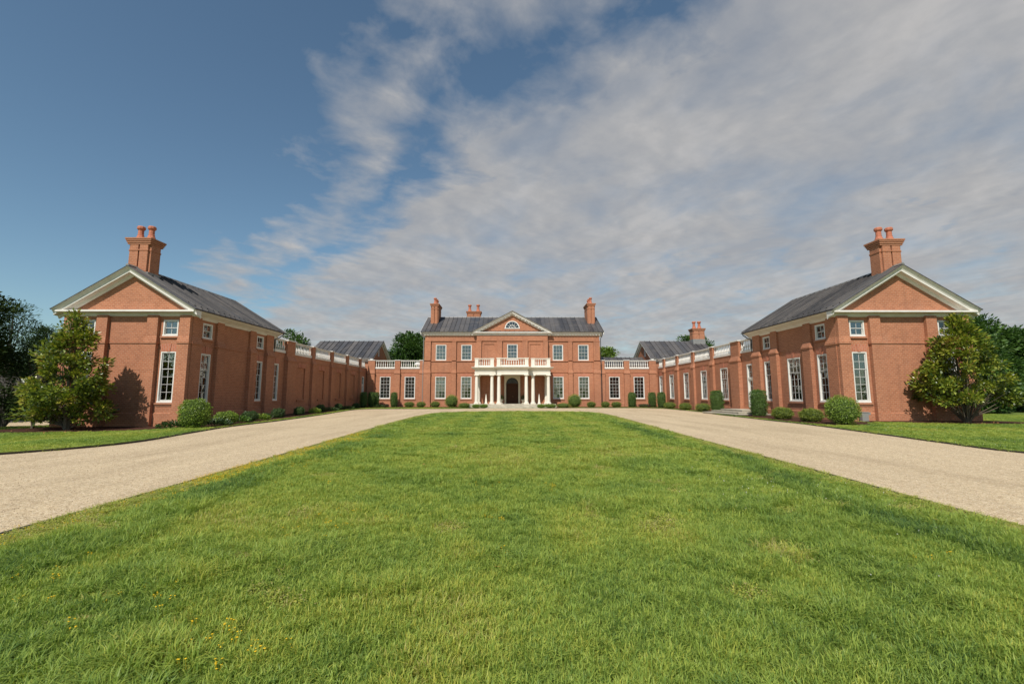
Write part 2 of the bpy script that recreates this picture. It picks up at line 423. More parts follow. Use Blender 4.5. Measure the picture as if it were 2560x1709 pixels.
class MB:
    """collects faces of one mesh; UVs are box-projected in metres"""

    def __init__(self):
        self.v = []
        self.f = []

    def add(self, pts, faces):
        b = len(self.v)
        self.v += [tuple(p) for p in pts]
        self.f += [tuple(b + i for i in f) for f in faces]
        return self

    def box(self, x0, x1, y0, y1, z0, z1):
        x0, x1 = min(x0, x1), max(x0, x1)
        y0, y1 = min(y0, y1), max(y0, y1)
        return self.add([(x0, y0, z0), (x1, y0, z0), (x1, y1, z0), (x0, y1, z0), (x0, y0, z1), (x1, y0, z1), (x1, y1, z1), (x0, y1, z1)],
                        [(0, 3, 2, 1), (4, 5, 6, 7), (0, 1, 5, 4), (1, 2, 6, 5), (2, 3, 7, 6), (3, 0, 4, 7)])

    def frustum(self, a, b, z0, z1):
        """a, b = (x0,x1,y0,y1) of the bottom and top rectangles"""
        p = [(a[0], a[2], z0), (a[1], a[2], z0), (a[1], a[3], z0), (a[0], a[3], z0), (b[0], b[2], z1), (b[1], b[2], z1), (b[1], b[3], z1), (b[0], b[3], z1)]
        return self.add(p, [(0, 3, 2, 1), (4, 5, 6, 7), (0, 1, 5, 4), (1, 2, 6, 5), (2, 3, 7, 6), (3, 0, 4, 7)])

    def quad(self, a, b, c, d):
        return self.add([a, b, c, d], [(0, 1, 2, 3)])

    def prism(self, poly, y0, y1):
        """poly = list of (x,z), extruded along y"""
        n = len(poly)
        pts = [(x, y0, z) for x, z in poly] + [(x, y1, z) for x, z in poly]
        fs = [tuple(range(n)), tuple(range(2 * n - 1, n - 1, -1))]
        fs += [(i, n + i, n + (i + 1) % n, (i + 1) % n) for i in range(n)]
        return self.add(pts, fs)

    def sweep(self, prof, p0, p1, out, cap=True):
        """prof = [(out, down)], extruded from p0 to p1; 'out' is the outward horizontal direction"""
        p0, p1, o = Vector(p0), Vector(p1), Vector(out)
        n = len(prof)
        pts = [p0 + o * a - Vector((0, 0, d)) for a, d in prof] + [p1 + o * a - Vector((0, 0, d)) for a, d in prof]
        fs = [(i, (i + 1) % n, n + (i + 1) % n, n + i) for i in range(n)]
        if cap:
            fs += [tuple(range(n - 1, -1, -1)), tuple(range(n, 2 * n))]
        return self.add(pts, fs)

    def lathe(self, prof, cx=0, cy=0, seg=16, z=0, rot=0.0):
        """prof = [(r, z)] from bottom to top"""
        n = len(prof)
        pts, fs = [], []
        for r, h in prof:
            for k in range(seg):
                a = 2 * math.pi * k / seg + rot
                pts.append((cx + r * math.cos(a), cy + r * math.sin(a), z + h))
        for i in range(n - 1):
            for k in range(seg):
                k2 = (k + 1) % seg
                fs.append((i * seg + k, i * seg + k2, (i + 1) * seg + k2, (i + 1) * seg + k))
        fs.append(tuple(range(seg - 1, -1, -1)))
        fs.append(tuple((n - 1) * seg + k for k in range(seg)))
        return self.add(pts, fs)

    def tube(self, path, radii, seg=7):
        path = [Vector(p) for p in path]
        n = len(path)
        pts, fs = [], []
        for i, p in enumerate(path):
            d = (path[min(i + 1, n - 1)] - path[max(i - 1, 0)]).normalized()
            a = d.cross(Vector((0.31, 0.95, 0.1))).normalized()
            b = d.cross(a)
            for k in range(seg):
                t = 2 * math.pi * k / seg
                pts.append(p + (a * math.cos(t) + b * math.sin(t)) * radii[i])
        for i in range(n - 1):
            for k in range(seg):
                k2 = (k + 1) % seg
                fs.append((i * seg + k, i * seg + k2, (i + 1) * seg + k2, (i + 1) * seg + k))
        fs.append(tuple(range(seg - 1, -1, -1)))
        fs.append(tuple((n - 1) * seg + k for k in range(seg)))
        return self.add(pts, fs)

    def sheet(self, u0, u1, z0, z1, holes=()):
        """wall sheet in the plane y=0 facing -y; holes = (ua, ub, za, zb, depth, back)"""
        us = sorted({u0, u1, *[h[0] for h in holes], *[h[1] for h in holes]})
        zs = sorted({z0, z1, *[h[2] for h in holes], *[h[3] for h in holes]})
        for a, b in zip(us, us[1:]):
            for c, d in zip(zs, zs[1:]):
                mu, mz = (a + b) / 2, (c + d) / 2
                if any(h[0] < mu < h[1] and h[2] < mz < h[3] for h in holes):
                    continue
                self.quad((a, 0, c), (b, 0, c), (b, 0, d), (a, 0, d))
        for ua, ub, za, zb, dp, back in holes:
            self.quad((ua, 0, za), (ua, 0, zb), (ua, dp, zb), (ua, dp, za))
            self.quad((ub, 0, za), (ub, dp, za), (ub, dp, zb), (ub, 0, zb))
            self.quad((ua, 0, za), (ua, dp, za), (ub, dp, za), (ub, 0, za))
            self.quad((ua, 0, zb), (ub, 0, zb), (ub, dp, zb), (ua, dp, zb))
            if back:
                self.quad((ua, dp, za), (ub, dp, za), (ub, dp, zb), (ua, dp, zb))
        return self

    def mesh(self, name, mat, smooth=False):
        me = bpy.data.meshes.new(name)
        me.from_pydata(self.v, [], self.f)
        me.materials.append(M[mat])
        uvl = me.uv_layers.new(name='UVMap')
        co = self.v
        uvd = np.empty(len(me.loops) * 2, dtype=np.float32)
        i = 0
        for p in me.polygons:
            n = p.normal
            ax, ay, az = abs(n.x), abs(n.y), abs(n.z)
            for vi in p.vertices:
                x, y, z = co[vi]
                if ay >= ax and ay >= az:
                    uvd[i], uvd[i + 1] = x, z
                elif ax >= az:
                    uvd[i], uvd[i + 1] = y, z
                else:
                    uvd[i], uvd[i + 1] = x, y
                i += 2
        uvl.data.foreach_set('uv', uvd)
        if smooth:
            me.polygons.foreach_set('use_smooth', [True] * len(me.polygons))
            me.set_sharp_from_angle(angle=R(40))
        return me

    def build(self, name, mat, parent=None, mw=I4, smooth=False):
        return mobj(name, self.mesh(name, mat, smooth), parent, mw)


def FRONT(y):                      # local u = world X, facing -Y
    return T((0, y, 0))


def COURT_L(x):                    # local u = world Y, facing +X
    return T((x, 0, 0)) @ RZ(R(90))


def COURT_R(x):                    # local u = -world Y, facing -X
    return T((x, 0, 0)) @ RZ(R(-90))


# ------------------------------------------------------------------ terrain
def sstep(a, b, x):
    t = np.clip((x - a) / (b - a), 0, 1)
    return t * t * (3 - 2 * t)


def ground_z(x, y):
    x = np.asarray(x, float); y = np.asarray(y, float)
    return -0.33 * sstep(-16.0, -21.5, x) * (1 - sstep(33, 46, y))


def gz(x, y):
    return float(ground_z(x, y))


def smooth_poly(pts, closed, n=6):
    """Catmull-Rom through the points"""
    P = [Vector((p[0], p[1], 0)) for p in pts]
    out = []
    m = len(P)
    rng = range(m if closed else m - 1)
    for i in rng:
        p0 = P[(i - 1) % m] if closed or i > 0 else P[0]
        p1, p2 = P[i], P[(i + 1) % m]
        p3 = P[(i + 2) % m] if closed or i + 2 < m else P[m - 1]
        for k in range(n):
            t = k / n
            out.append(0.5 * ((2 * p1) + (-p0 + p2) * t + (2 * p0 - 5 * p1 + 4 * p2 - p3) * t * t + (-p0 + 3 * p1 - 3 * p2 + p3) * t ** 3))
    if not closed:
        out.append(P[-1])
    return [(p.x, p.y) for p in out]


def poly_sheet(name, pts, dz, mat, kind='structure', cut=2.0, skirt=0.0):
    bm = bmesh.new()
    vs_ = [bm.verts.new((x, y, 0)) for x, y in pts]
    f = bm.faces.new(vs_)
    if f.normal.z < 0:
        f.normal_flip()
    xs = [p[0] for p in pts]; ys = [p[1] for p in pts]
    if cut:
        for ax, lo, hi in ((0, min(xs), max(xs)), (1, min(ys), max(ys))):
            k = math.ceil(lo / cut)
            while k * cut < hi:
                co = Vector((k * cut, 0, 0)) if ax == 0 else Vector((0, k * cut, 0))
                no = Vector((1, 0, 0)) if ax == 0 else Vector((0, 1, 0))
                bmesh.ops.bisect_plane(bm, geom=bm.verts[:] + bm.edges[:] + bm.faces[:], plane_co=co, plane_no=no)
                k += 1
    bmesh.ops.triangulate(bm, faces=[f for f in bm.faces if len(f.verts) > 4])
    for v in bm.verts:
        v.co.z = gz(v.co.x, v.co.y) + dz
    me = bpy.data.meshes.new(name)
    bm.to_mesh(me); bm.free()
    me.materials.append(M[mat])
    o = mobj(name, me)
    tag(o, kind=kind)
    return o


def in_poly(px, py, poly):
    px = np.asarray(px); py = np.asarray(py)
    inside = np.zeros(px.shape, bool)
    n = len(poly)
    for i in range(n):
        x0, y0 = poly[i]; x1, y1 = poly[(i + 1) % n]
        c = ((y0 > py) != (y1 > py)) & (px < (x1 - x0) * (py - y0) / (y1 - y0 + 1e-12) + x0)
        inside ^= c
    return inside


# ground sheet to the horizon
bm = bmesh.new()
gx = [-1500, -300, -120, -70, -50, -40, -34, -30, -27, -24, -22, -20, -18, -16, -12, 0, 12, 20, 40, 70, 120, 300, 1500]
gy = [-300, -60, -10, 0, 8, 14, 20, 26, 30, 34, 38, 42, 46, 55, 70, 90, 120, 200, 500, 2500]
grid = [[bm.verts.new((x, y, gz(x, y) - 0.06)) for x in gx] for y in gy]
for j in range(len(gy) - 1):
    for i in range(len(gx) - 1):
        bm.faces.new((grid[j][i], grid[j][i + 1], grid[j + 1][i + 1], grid[j + 1][i]))
me = bpy.data.meshes.new('ground'); bm.to_mesh(me); bm.free(); me.materials.append(M['meadow'])
tag(mobj('ground', me), kind='structure')

LAWN_L = [(-6.25, -3.0), (-6.28, 1.0), (-6.3, 5.6), (-6.36, 8.2), (-6.5, 11.0), (-6.85, 17.5), (-7.25, 25.0), (-7.55, 32.0), (-7.6, 37.0), (-7.35, 41.0), (-6.6, 43.4), (-5.2, 45.0), (-2.9, 46.4), (0.2, 46.9)]
LAWN_R = [(3.4, 46.7), (5.6, 45.7), (7.3, 43.8), (8.05, 41.0), (7.95, 36.5), (7.55, 29.5), (7.1, 23.2), (6.65, 16.2), (6.45, 12.6), (6.25, 9.2), (6.08, 7.1), (6.03, 5.0), (6.0, 1.0), (6.0, -3.0)]
LAWN = smooth_poly(LAWN_L + LAWN_R, False, 5)
DRV_L = [(-22.0, -3.0), (-19.5, 4.0), (-16.8, 9.2), (-14.6, 13.0), (-13.7, 14.8), (-13.55, 16.8), (-14.3, 20.2), (-15.1, 24.5), (-15.3, 29.8), (-16.2, 38.0), (-17.1, 44.5), (-18.0, 51.0), (-18.0, 54.2), (-17.0, 55.8), (-14.0, 56.2), (-9.5, 56.4), (-5.8, 57.6), (-3.6, 59.2)]
DRV_R = [(3.6, 59.2), (7.6, 59.9), (13.0, 60.3), (17.0, 60.0), (18.7, 58.0), (19.0, 54.6), (18.7, 46.0), (17.6, 40.0), (17.2, 35.0), (16.75, 30.0), (16.6, 26.7), (15.5, 20.1), (14.7, 15.9), (14.45, 13.3), (15.8, 9.6), (18.0, 4.0), (20.0, -3.0)]
DRIVE = smooth_poly(DRV_L, False, 5) + smooth_poly(DRV_R, False, 5)
tag(poly_sheet('gravel_drive', DRIVE, 0.0, 'gravel'), kind='structure')
tag(poly_sheet('lawn', LAWN, 0.028, 'turf', cut=1.5), kind='structure')
SIDE_DRIVE = [(-80, 27.5), (-44, 27.0), (-33.5, 28.0), (-31.0, 30.0), (-31.0, 33.0), (-34.0, 35.5), (-45, 37), (-80, 37)]
tag(poly_sheet('side_drive', SIDE_DRIVE, -0.03, 'gravel'), kind='structure')


def edging(name, line, up, wid, dz=0.0):
    m = MB()
    n = len(line)
    pts = []
    for i, (x, y) in enumerate(line):
        a = Vector(line[max(i - 1, 0)]); b = Vector(line[min(i + 1, n - 1)])
        d = (b - a).normalized(); nn = Vector((-d.y, d.x))
        z = gz(x, y) + dz
        for s_, h in ((-0.5, -0.04), (-0.5, up), (0.5, up), (0.5, -0.04)):
            pts.append((x + nn.x * wid * s_, y + nn.y * wid * s_, z + h))
    fs = []
    for i in range(n - 1):
        for k in range(4):
            k2 = (k + 1) % 4
            fs.append((i * 4 + k, (i + 1) * 4 + k, (i + 1) * 4 + k2, i * 4 + k2))
    m.add(pts, fs)
    return tag(m.build(name, 'edging'), kind='structure')


edging('lawn_kerb', LAWN, 0.05, 0.05)
edging('drive_kerb', smooth_poly(DRV_L, False, 5), 0.06, 0.06)
edging('drive_kerb', smooth_poly(DRV_R, False, 5), 0.05, 0.05)

# outer verges between drive and buildings
VERGE_L = smooth_poly(DRV_L, False, 5) + [(-3.6, 62.0), (-12.0, 66.0), (-21.5, 66.0), (-21.5, 40), (-31.0, 30.0), (-60, 26.0), (-60, -3)]
VERGE_R = smooth_poly(DRV_R, False, 5) + [(60, -3), (60, 40), (21.5, 40), (21.5, 66), (3.6, 66), (3.6, 62)]
poly_sheet('verge_lawn', VERGE_L, 0.018, 'turf', cut=3.0)
poly_sheet('verge_lawn', VERGE_R, 0.018, 'turf', cut=3.0)
BEDS = [
    smooth_poly([(-20.9, 28.8), (-19.0, 25.8), (-16.9, 24.0), (-15.55, 24.2), (-15.75, 27.0), (-16.0, 30.5), (-17.0, 39.0), (-18.0, 46.0), (-19.0, 52.5), (-19.0, 58.5), (-17.2, 61.2), (-12.5, 62.0), (-7.0, 61.4), (-5.7, 61.0), (-5.7, 65.2), (-20.9, 65.2)], True, 3),
    smooth_poly([(-26.8, 28.95), (-20.8, 28.95), (-20.2, 26.6), (-21.2, 25.9), (-23.4, 25.0), (-26.6, 24.4), (-28.6, 24.9), (-29.0, 27.0)], True, 4),
    smooth_poly([(5.8, 65.2), (5.8, 60.9), (8.0, 61.6), (13.0, 62.0), (17.8, 61.6), (19.4, 59.0), (19.6, 54.0), (19.2, 46.0), (18.2, 40.0), (17.75, 35.0), (17.2, 30.0), (17.0, 26.8), (17.6, 25.2), (19.6, 25.6), (20.6, 26.9), (21.8, 28.9), (20.85, 29.5), (20.85, 65.2)], True, 3),
    smooth_poly([(21.6, 28.97), (23.4, 27.4), (25.4, 26.4), (27.4, 26.0), (29.8, 26.2), (30.4, 27.0), (30.0, 28.6), (28.6, 28.97)], True, 4),
]
for k, b in enumerate(BEDS):
    poly_sheet('planting_bed', b, 0.055 + 0.004 * k, 'mulch', cut=3.0)

# ================================================================== building kit
_wc = {}


def window_meshes(wd, h, cols, rows, split):
    key = (round(wd, 3), round(h, 3), cols, rows, split)
    if key in _wc:
        return _wc[key]
    cw, sw, mu = 0.072, 0.055, 0.027
    small = h < 1.3
    if small:
        cw, sw = 0.075, 0.045
    fr = MB()
    fr.box(-wd / 2, -wd / 2 + cw, -0.014, 0.15, 0, h)
    fr.box(wd / 2 - cw, wd / 2, -0.014, 0.15, 0, h)
    fr.box(-wd / 2 + cw, wd / 2 - cw, -0.014, 0.15, h - cw, h)
    fr.box(-wd / 2 - 0.02, wd / 2 + 0.02, -0.03, 0.15, -0.045, 0.055)
    x0, x1 = -wd / 2 + cw + sw, wd / 2 - cw - sw
    z0, z1 = 0.055 + sw * 1.4, h - cw - sw
    pw, ph = (x1 - x0) / cols, (z1 - z0) / rows
    zr = z1 - split * ph
    sa = MB()
    for (a, b, y) in ((zr, z1 + sw, 0.05), (0.055, zr, 0.085)):
        sa.box(-wd / 2 + cw, x0, y, y + 0.04, a, b)
        sa.box(x1, wd / 2 - cw, y, y + 0.04, a, b)
    sa.box(x0, x1, 0.05, 0.09, z1, z1 + sw)
    sa.box(x0, x1, 0.0845, 0.1255, 0.055, z0)
    sa.box(x0, x1, 0.046, 0.1235, zr - 0.024, zr + 0.024)
    for c in range(1, cols):
        x = x0 + c * pw
        sa.box(x - mu / 2, x + mu / 2, 0.052, 0.088, zr + 0.024, z1)
        sa.box(x - mu / 2, x + mu / 2, 0.087, 0.123, z0, zr - 0.024)
    for r in range(1, rows):
        z = z0 + r * ph
        if abs(z - zr) < 0.01:
            continue
        y = 0.053 if z > zr else 0.088
        sa.box(x0, x1, y, y + 0.034, z - mu / 2, z + mu / 2)
    pane = MB().box(-pw / 2 + 0.002, pw / 2 - 0.002, -0.002, 0.002, -ph / 2 + 0.002, ph / 2 - 0.002).mesh('pane', 'glass')
    spots = []
    for r in range(rows):
        for c in range(cols):
            zz = z0 + (r + 0.5) * ph
            spots.append((x0 + (c + 0.5) * pw, 0.072 if zz > zr else 0.106, zz))
    si = MB().box(-wd / 2 - 0.11, wd / 2 + 0.11, -0.10, 0.02, -0.165, -0.047)
    if not small:
        si.box(-wd / 2 - 0.07, wd / 2 + 0.07, -0.05, 0.02, -0.25, -0.166)
    ah = 0.46
    ar = MB()
    ar.prism([(-wd / 2 + 0.02, h + 0.002), (wd / 2 - 0.02, h + 0.002), (wd / 2 + 0.17, h + ah), (-wd / 2 - 0.17, h + ah)], -0.018, 0.01)
    ar.prism([(-0.10, h + 0.004), (0.10, h + 0.004), (0.15, h + ah + 0.05), (-0.15, h + ah + 0.05)], -0.045, 0.0)
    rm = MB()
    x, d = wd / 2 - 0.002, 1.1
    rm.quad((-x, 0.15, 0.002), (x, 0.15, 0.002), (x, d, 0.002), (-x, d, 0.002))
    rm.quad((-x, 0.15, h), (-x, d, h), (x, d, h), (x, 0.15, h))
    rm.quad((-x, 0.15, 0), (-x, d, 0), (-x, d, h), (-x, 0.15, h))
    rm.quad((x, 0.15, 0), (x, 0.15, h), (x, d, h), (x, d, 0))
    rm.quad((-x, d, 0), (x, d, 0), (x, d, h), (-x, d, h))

    def folds(xa, xb, za, zb, amp, n):
        m = MB()
        k = max(int((xb - xa) / n), 4)
        xs = [xa + (xb - xa) * i / k for i in range(k + 1)]
        for i in range(k):
            ya = 0.26 + amp * math.sin(i * 1.9) + amp * 0.5 * math.sin(i * 0.7)
            yb = 0.26 + amp * math.sin((i + 1) * 1.9) + amp * 0.5 * math.sin((i + 1) * 0.7)
            m.quad((xs[i], ya, za), (xs[i + 1], yb, za), (xs[i + 1], yb, zb), (xs[i], ya, zb))
        return m
    cur = {'full': folds(-x, x, 0.06, h, 0.02, 0.06).mesh('curtain', 'curtain'),
           'shade': MB().box(-x, x, 0.2, 0.212, h * 0.62, h).mesh('blind', 'blind'),
           'lower': MB().box(-x, x, 0.2, 0.212, 0.06, h * 0.34).mesh('blind', 'blind')}
    sd = folds(-x, -x * 0.55, 0.06, h, 0.03, 0.05)
    b = folds(x * 0.55, x, 0.06, h, 0.03, 0.05)
    sd.add(b.v, b.f)
    cur['sides'] = sd.mesh('curtain', 'curtain')
    res = dict(frame=fr.mesh('window', 'casing'), sash=sa.mesh('sash', 'sash'), pane=pane, spots=spots, sill=si.mesh('sill', 'brick'),
               arch=ar.mesh('window_arch', 'arch_brick'), room=rm.mesh('room_interior', 'room'), cur=cur)
    _wc[key] = res
    return res


def window(parent, mw, u, z, wd, h, cols, rows, split, curtain=None, arch=True, sill=True):
    mm = window_meshes(wd, h, cols, rows, split)
    m = mw @ T((u, 0, z))
    wn = mobj('window', mm['frame'], parent, m)
    mobj('sash', mm['sash'], wn, m)
    for sx, sy, sz in mm['spots']:
        j = Matrix.Rotation(random.uniform(-0.012, 0.012), 4, 'X') @ RZ(random.uniform(-0.012, 0.012))
        mobj('pane', mm['pane'], wn, m @ T((sx, sy, sz)) @ j)
    if sill:
        mobj('sill', mm['sill'], wn, m)
    if arch:
        mobj('window_arch', mm['arch'], wn, m)
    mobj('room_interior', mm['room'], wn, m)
    if curtain:
        mobj('blind' if curtain in ('shade', 'lower') else 'curtain', mm['cur'][curtain], wn, m)
    return wn


def hole(u, z, wd, h, d=0.16, back=False):
    return (u - wd / 2, u + wd / 2, z - (0 if back else 0.0), z + h, d, back)


def pilaster(parent, mw, u0, u1, ztop, zcap=4.92, d1=0.2, d2=0.1, cap_w=0.07, mat='brick', top_in=0.08):
    m = MB()
    m.box(u0 - 0.045, u1 + 0.045, -d1 - 0.05, 0.02, -0.6, 0.53)
    m.box(u0 - 0.02, u1 + 0.02, -d1 - 0.025, 0.02, 0.531, 0.60)
    m.box(u0, u1, -d1, 0.02, 0.601, zcap)
    m.box(u0 - cap_w, u1 + cap_w, -d1 - cap_w, 0.02, zcap + 0.001, zcap + 0.10)
    m.frustum((u0 - cap_w * 0.8, u1 + cap_w * 0.8, -d1 - cap_w * 0.8, 0.02), (u0 + top_in, u1 - top_in, -d2, 0.02), zcap + 0.101, zcap + 0.50)
    if ztop > zcap + 0.5:
        m.box(u0 + top_in, u1 - top_in, -d2, 0.02, zcap + 0.501, ztop)
    return m.build('pilaster', mat, parent, mw)


def roof_slope(roof, p0, along, length, up, w, name='roof_panel', guards=True):
    """standing-seam pans laid side by side on one slope, each an object of its own"""
    a, u = Vector(along).normalized(), Vector(up)
    n = a.cross(u).normalized()
    if n.z < 0:
        n = -n
    k = max(1, round(length / w))
    pw = length / k
    ul = u.normalized()
    m = MB()

    def slab(x0, x1, s0, s1, h0, h1):
        pts = []
        for h in (h0, h1):
            for (x, s) in ((x0, s0), (x1, s0), (x1, s1), (x0, s1)):
                pts.append(a * x + ul * s + n * h)
        m.add(pts, [(0, 3, 2, 1), (4, 5, 6, 7), (0, 1, 5, 4), (1, 2, 6, 5), (2, 3, 7, 6), (3, 0, 4, 7)])
    L = u.length
    slab(0.004, pw - 0.004, -0.03, L, 0.004, 0.016)
    slab(pw - 0.055, pw - 0.0, -0.03, L, 0.016, 0.11)
    slab(0.005, pw - 0.029, L * 0.52, L * 0.52 + 0.035, 0.016, 0.026)
    if guards:
        slab(pw * 0.3, pw * 0.3 + 0.09, 0.75, 0.80, 0.016, 0.075)
        slab(pw * 0.7, pw * 0.7 + 0.09, 0.45, 0.50, 0.016, 0.075)
    me = m.mesh(name, 'roof')
    p0 = Vector(p0)
    for i in range(k):
        mobj(name, me, roof, T(p0 + a * (pw * i)))


POT = [(0.27, 0), (0.27, 0.05), (0.25, 0.08), (0.165, 0.32), (0.175, 0.34), (0.155, 0.37), (0.15, 0.66), (0.20, 0.69), (0.225, 0.74), (0.225, 0.84), (0.19, 0.90), (0.12, 0.905), (0.11, 0.80)]
_pot = MB().lathe(POT, seg=10).mesh('chimney_pot', 'pot_clay')


def chimney(parent, cx, cy, wx, wy, z0, zt, pots, base=None, potscale=1.0):
    m = MB()
    hx, hy = wx / 2, wy / 2
    i = 0.13
    zc = zt - 0.42
    for a, b in ((hx - i, hy), (hx, hy - i)):
        g = 0.045
        if a < hx:
            m.box(-a, -g, -b, b, z0, zc)
            m.box(g, a, -b, b, z0, zc)
        else:
            m.box(-a, a, -b, b, z0 + 0.001, zc)
    zb = zc - 0.42
    m.box(-hx - 0.03, hx + 0.03, -hy + i - 0.03, hy - i + 0.03, zb, zb + 0.075)
    m.box(-hx + i - 0.03, hx - i + 0.03, -hy - 0.03, hy + 0.03, zb + 0.0011, zb + 0.0761)
    for k in range(4):
        o = 0.03 + 0.038 * k
        m.box(-hx - o, hx + o, -hy - o, hy + o, zc + 0.105 * k + 0.0005, zc + 0.105 * (k + 1) - 0.018 * (k < 3))
        if k < 3:
            m.box(-hx - o + 0.02, hx + o - 0.02, -hy - o + 0.02, hy + o - 0.02, zc + 0.105 * (k + 1) - 0.018, zc + 0.105 * (k + 1))
    ch = m.build('chimney', 'brick', parent, T((cx, cy, 0)))
    for (px, py) in pots:
        mobj('chimney_pot', _pot, ch, T((cx + px, cy + py, zt)) @ Matrix.Scale(potscale, 4))
    if base:
        f = MB()
        o = 0.035
        f.box(-hx - o, hx + o, -hy - o, hy + o, base[0], base[1])
        f.build('flashing', 'lead', ch, T((cx, cy, 0)))
    return ch


BAL = [(0.062, 0), (0.062, 0.07), (0.035, 0.085), (0.045, 0.13), (0.078, 0.22), (0.082, 0.27), (0.062, 0.36), (0.036, 0.52), (0.030, 0.60), (0.045, 0.62), (0.045, 0.65), (0.034, 0.67), (0.058, 0.72), (0.058, 0.78)]
_bal = {}


def baluster_mesh(h):
    k = round(h, 3)
    if k not in _bal:
        _bal[k] = MB().lathe([(r, z / 0.78 * h) for r, z in BAL], seg=8).mesh('baluster', 'trim', True)
    return _bal[k]


def balustrade(parent, mw, u0, u1, zb, z1, z2, zt, y=-0.02, spacing=0.33, mat='trim'):
    m = MB()
    m.box(u0, u1, y - 0.11, y + 0.11, zb, z1)
    m.box(u0, u1, y - 0.085, y + 0.085, z2, z2 + (zt - z2) * 0.45)
    m.box(u0, u1, y - 0.12, y + 0.12, z2 + (zt - z2) * 0.45, zt)
    b = m.build('balustrade', mat, parent, mw)
    n = max(2, round((u1 - u0) / spacing))
    st = (u1 - u0) / n
    me = baluster_mesh(z2 - z1)
    for i in range(n):
        mobj('baluster', me, b, mw @ T((u0 + st * (i + 0.5), y, z1)))
    return b


# raking / eaves cornice profiles: (out, down)
RAKE = [(0.62, 0.0), (0.56, 0.06), (0.46, 0.18), (0.43, 0.26), (0.43, 0.34), (0.40, 0.355), (0.14, 0.38), (0.11, 0.46), (0.06, 0.52), (0.0, 0.54), (0.0, 0.0)]
EAVE = [(0.65, 0.0), (0.62, 0.05), (0.50, 0.16), (0.47, 0.17), (0.22, 0.30), (0.12, 0.40), (0.08, 0.46), (0.0, 0.47), (0.0, 0.0)]
HORZ = [(0.52, 0.0), (0.52, 0.11), (0.49, 0.125), (0.16, 0.15), (0.13, 0.24), (0.07, 0.34), (0.0, 0.36), (0.0, 0.0)]

# ================================================================== entrance pavilions
PX0, PX1, PXC = 20.85, 29.05, 24.95
PY0, PY1 = 29.0, 39.3
SL = 0.615
ZE = 7.12
EX = 0.65


WINZ, WINH = 1.24, 3.18
SMZ, SMH = 5.46, 1.0


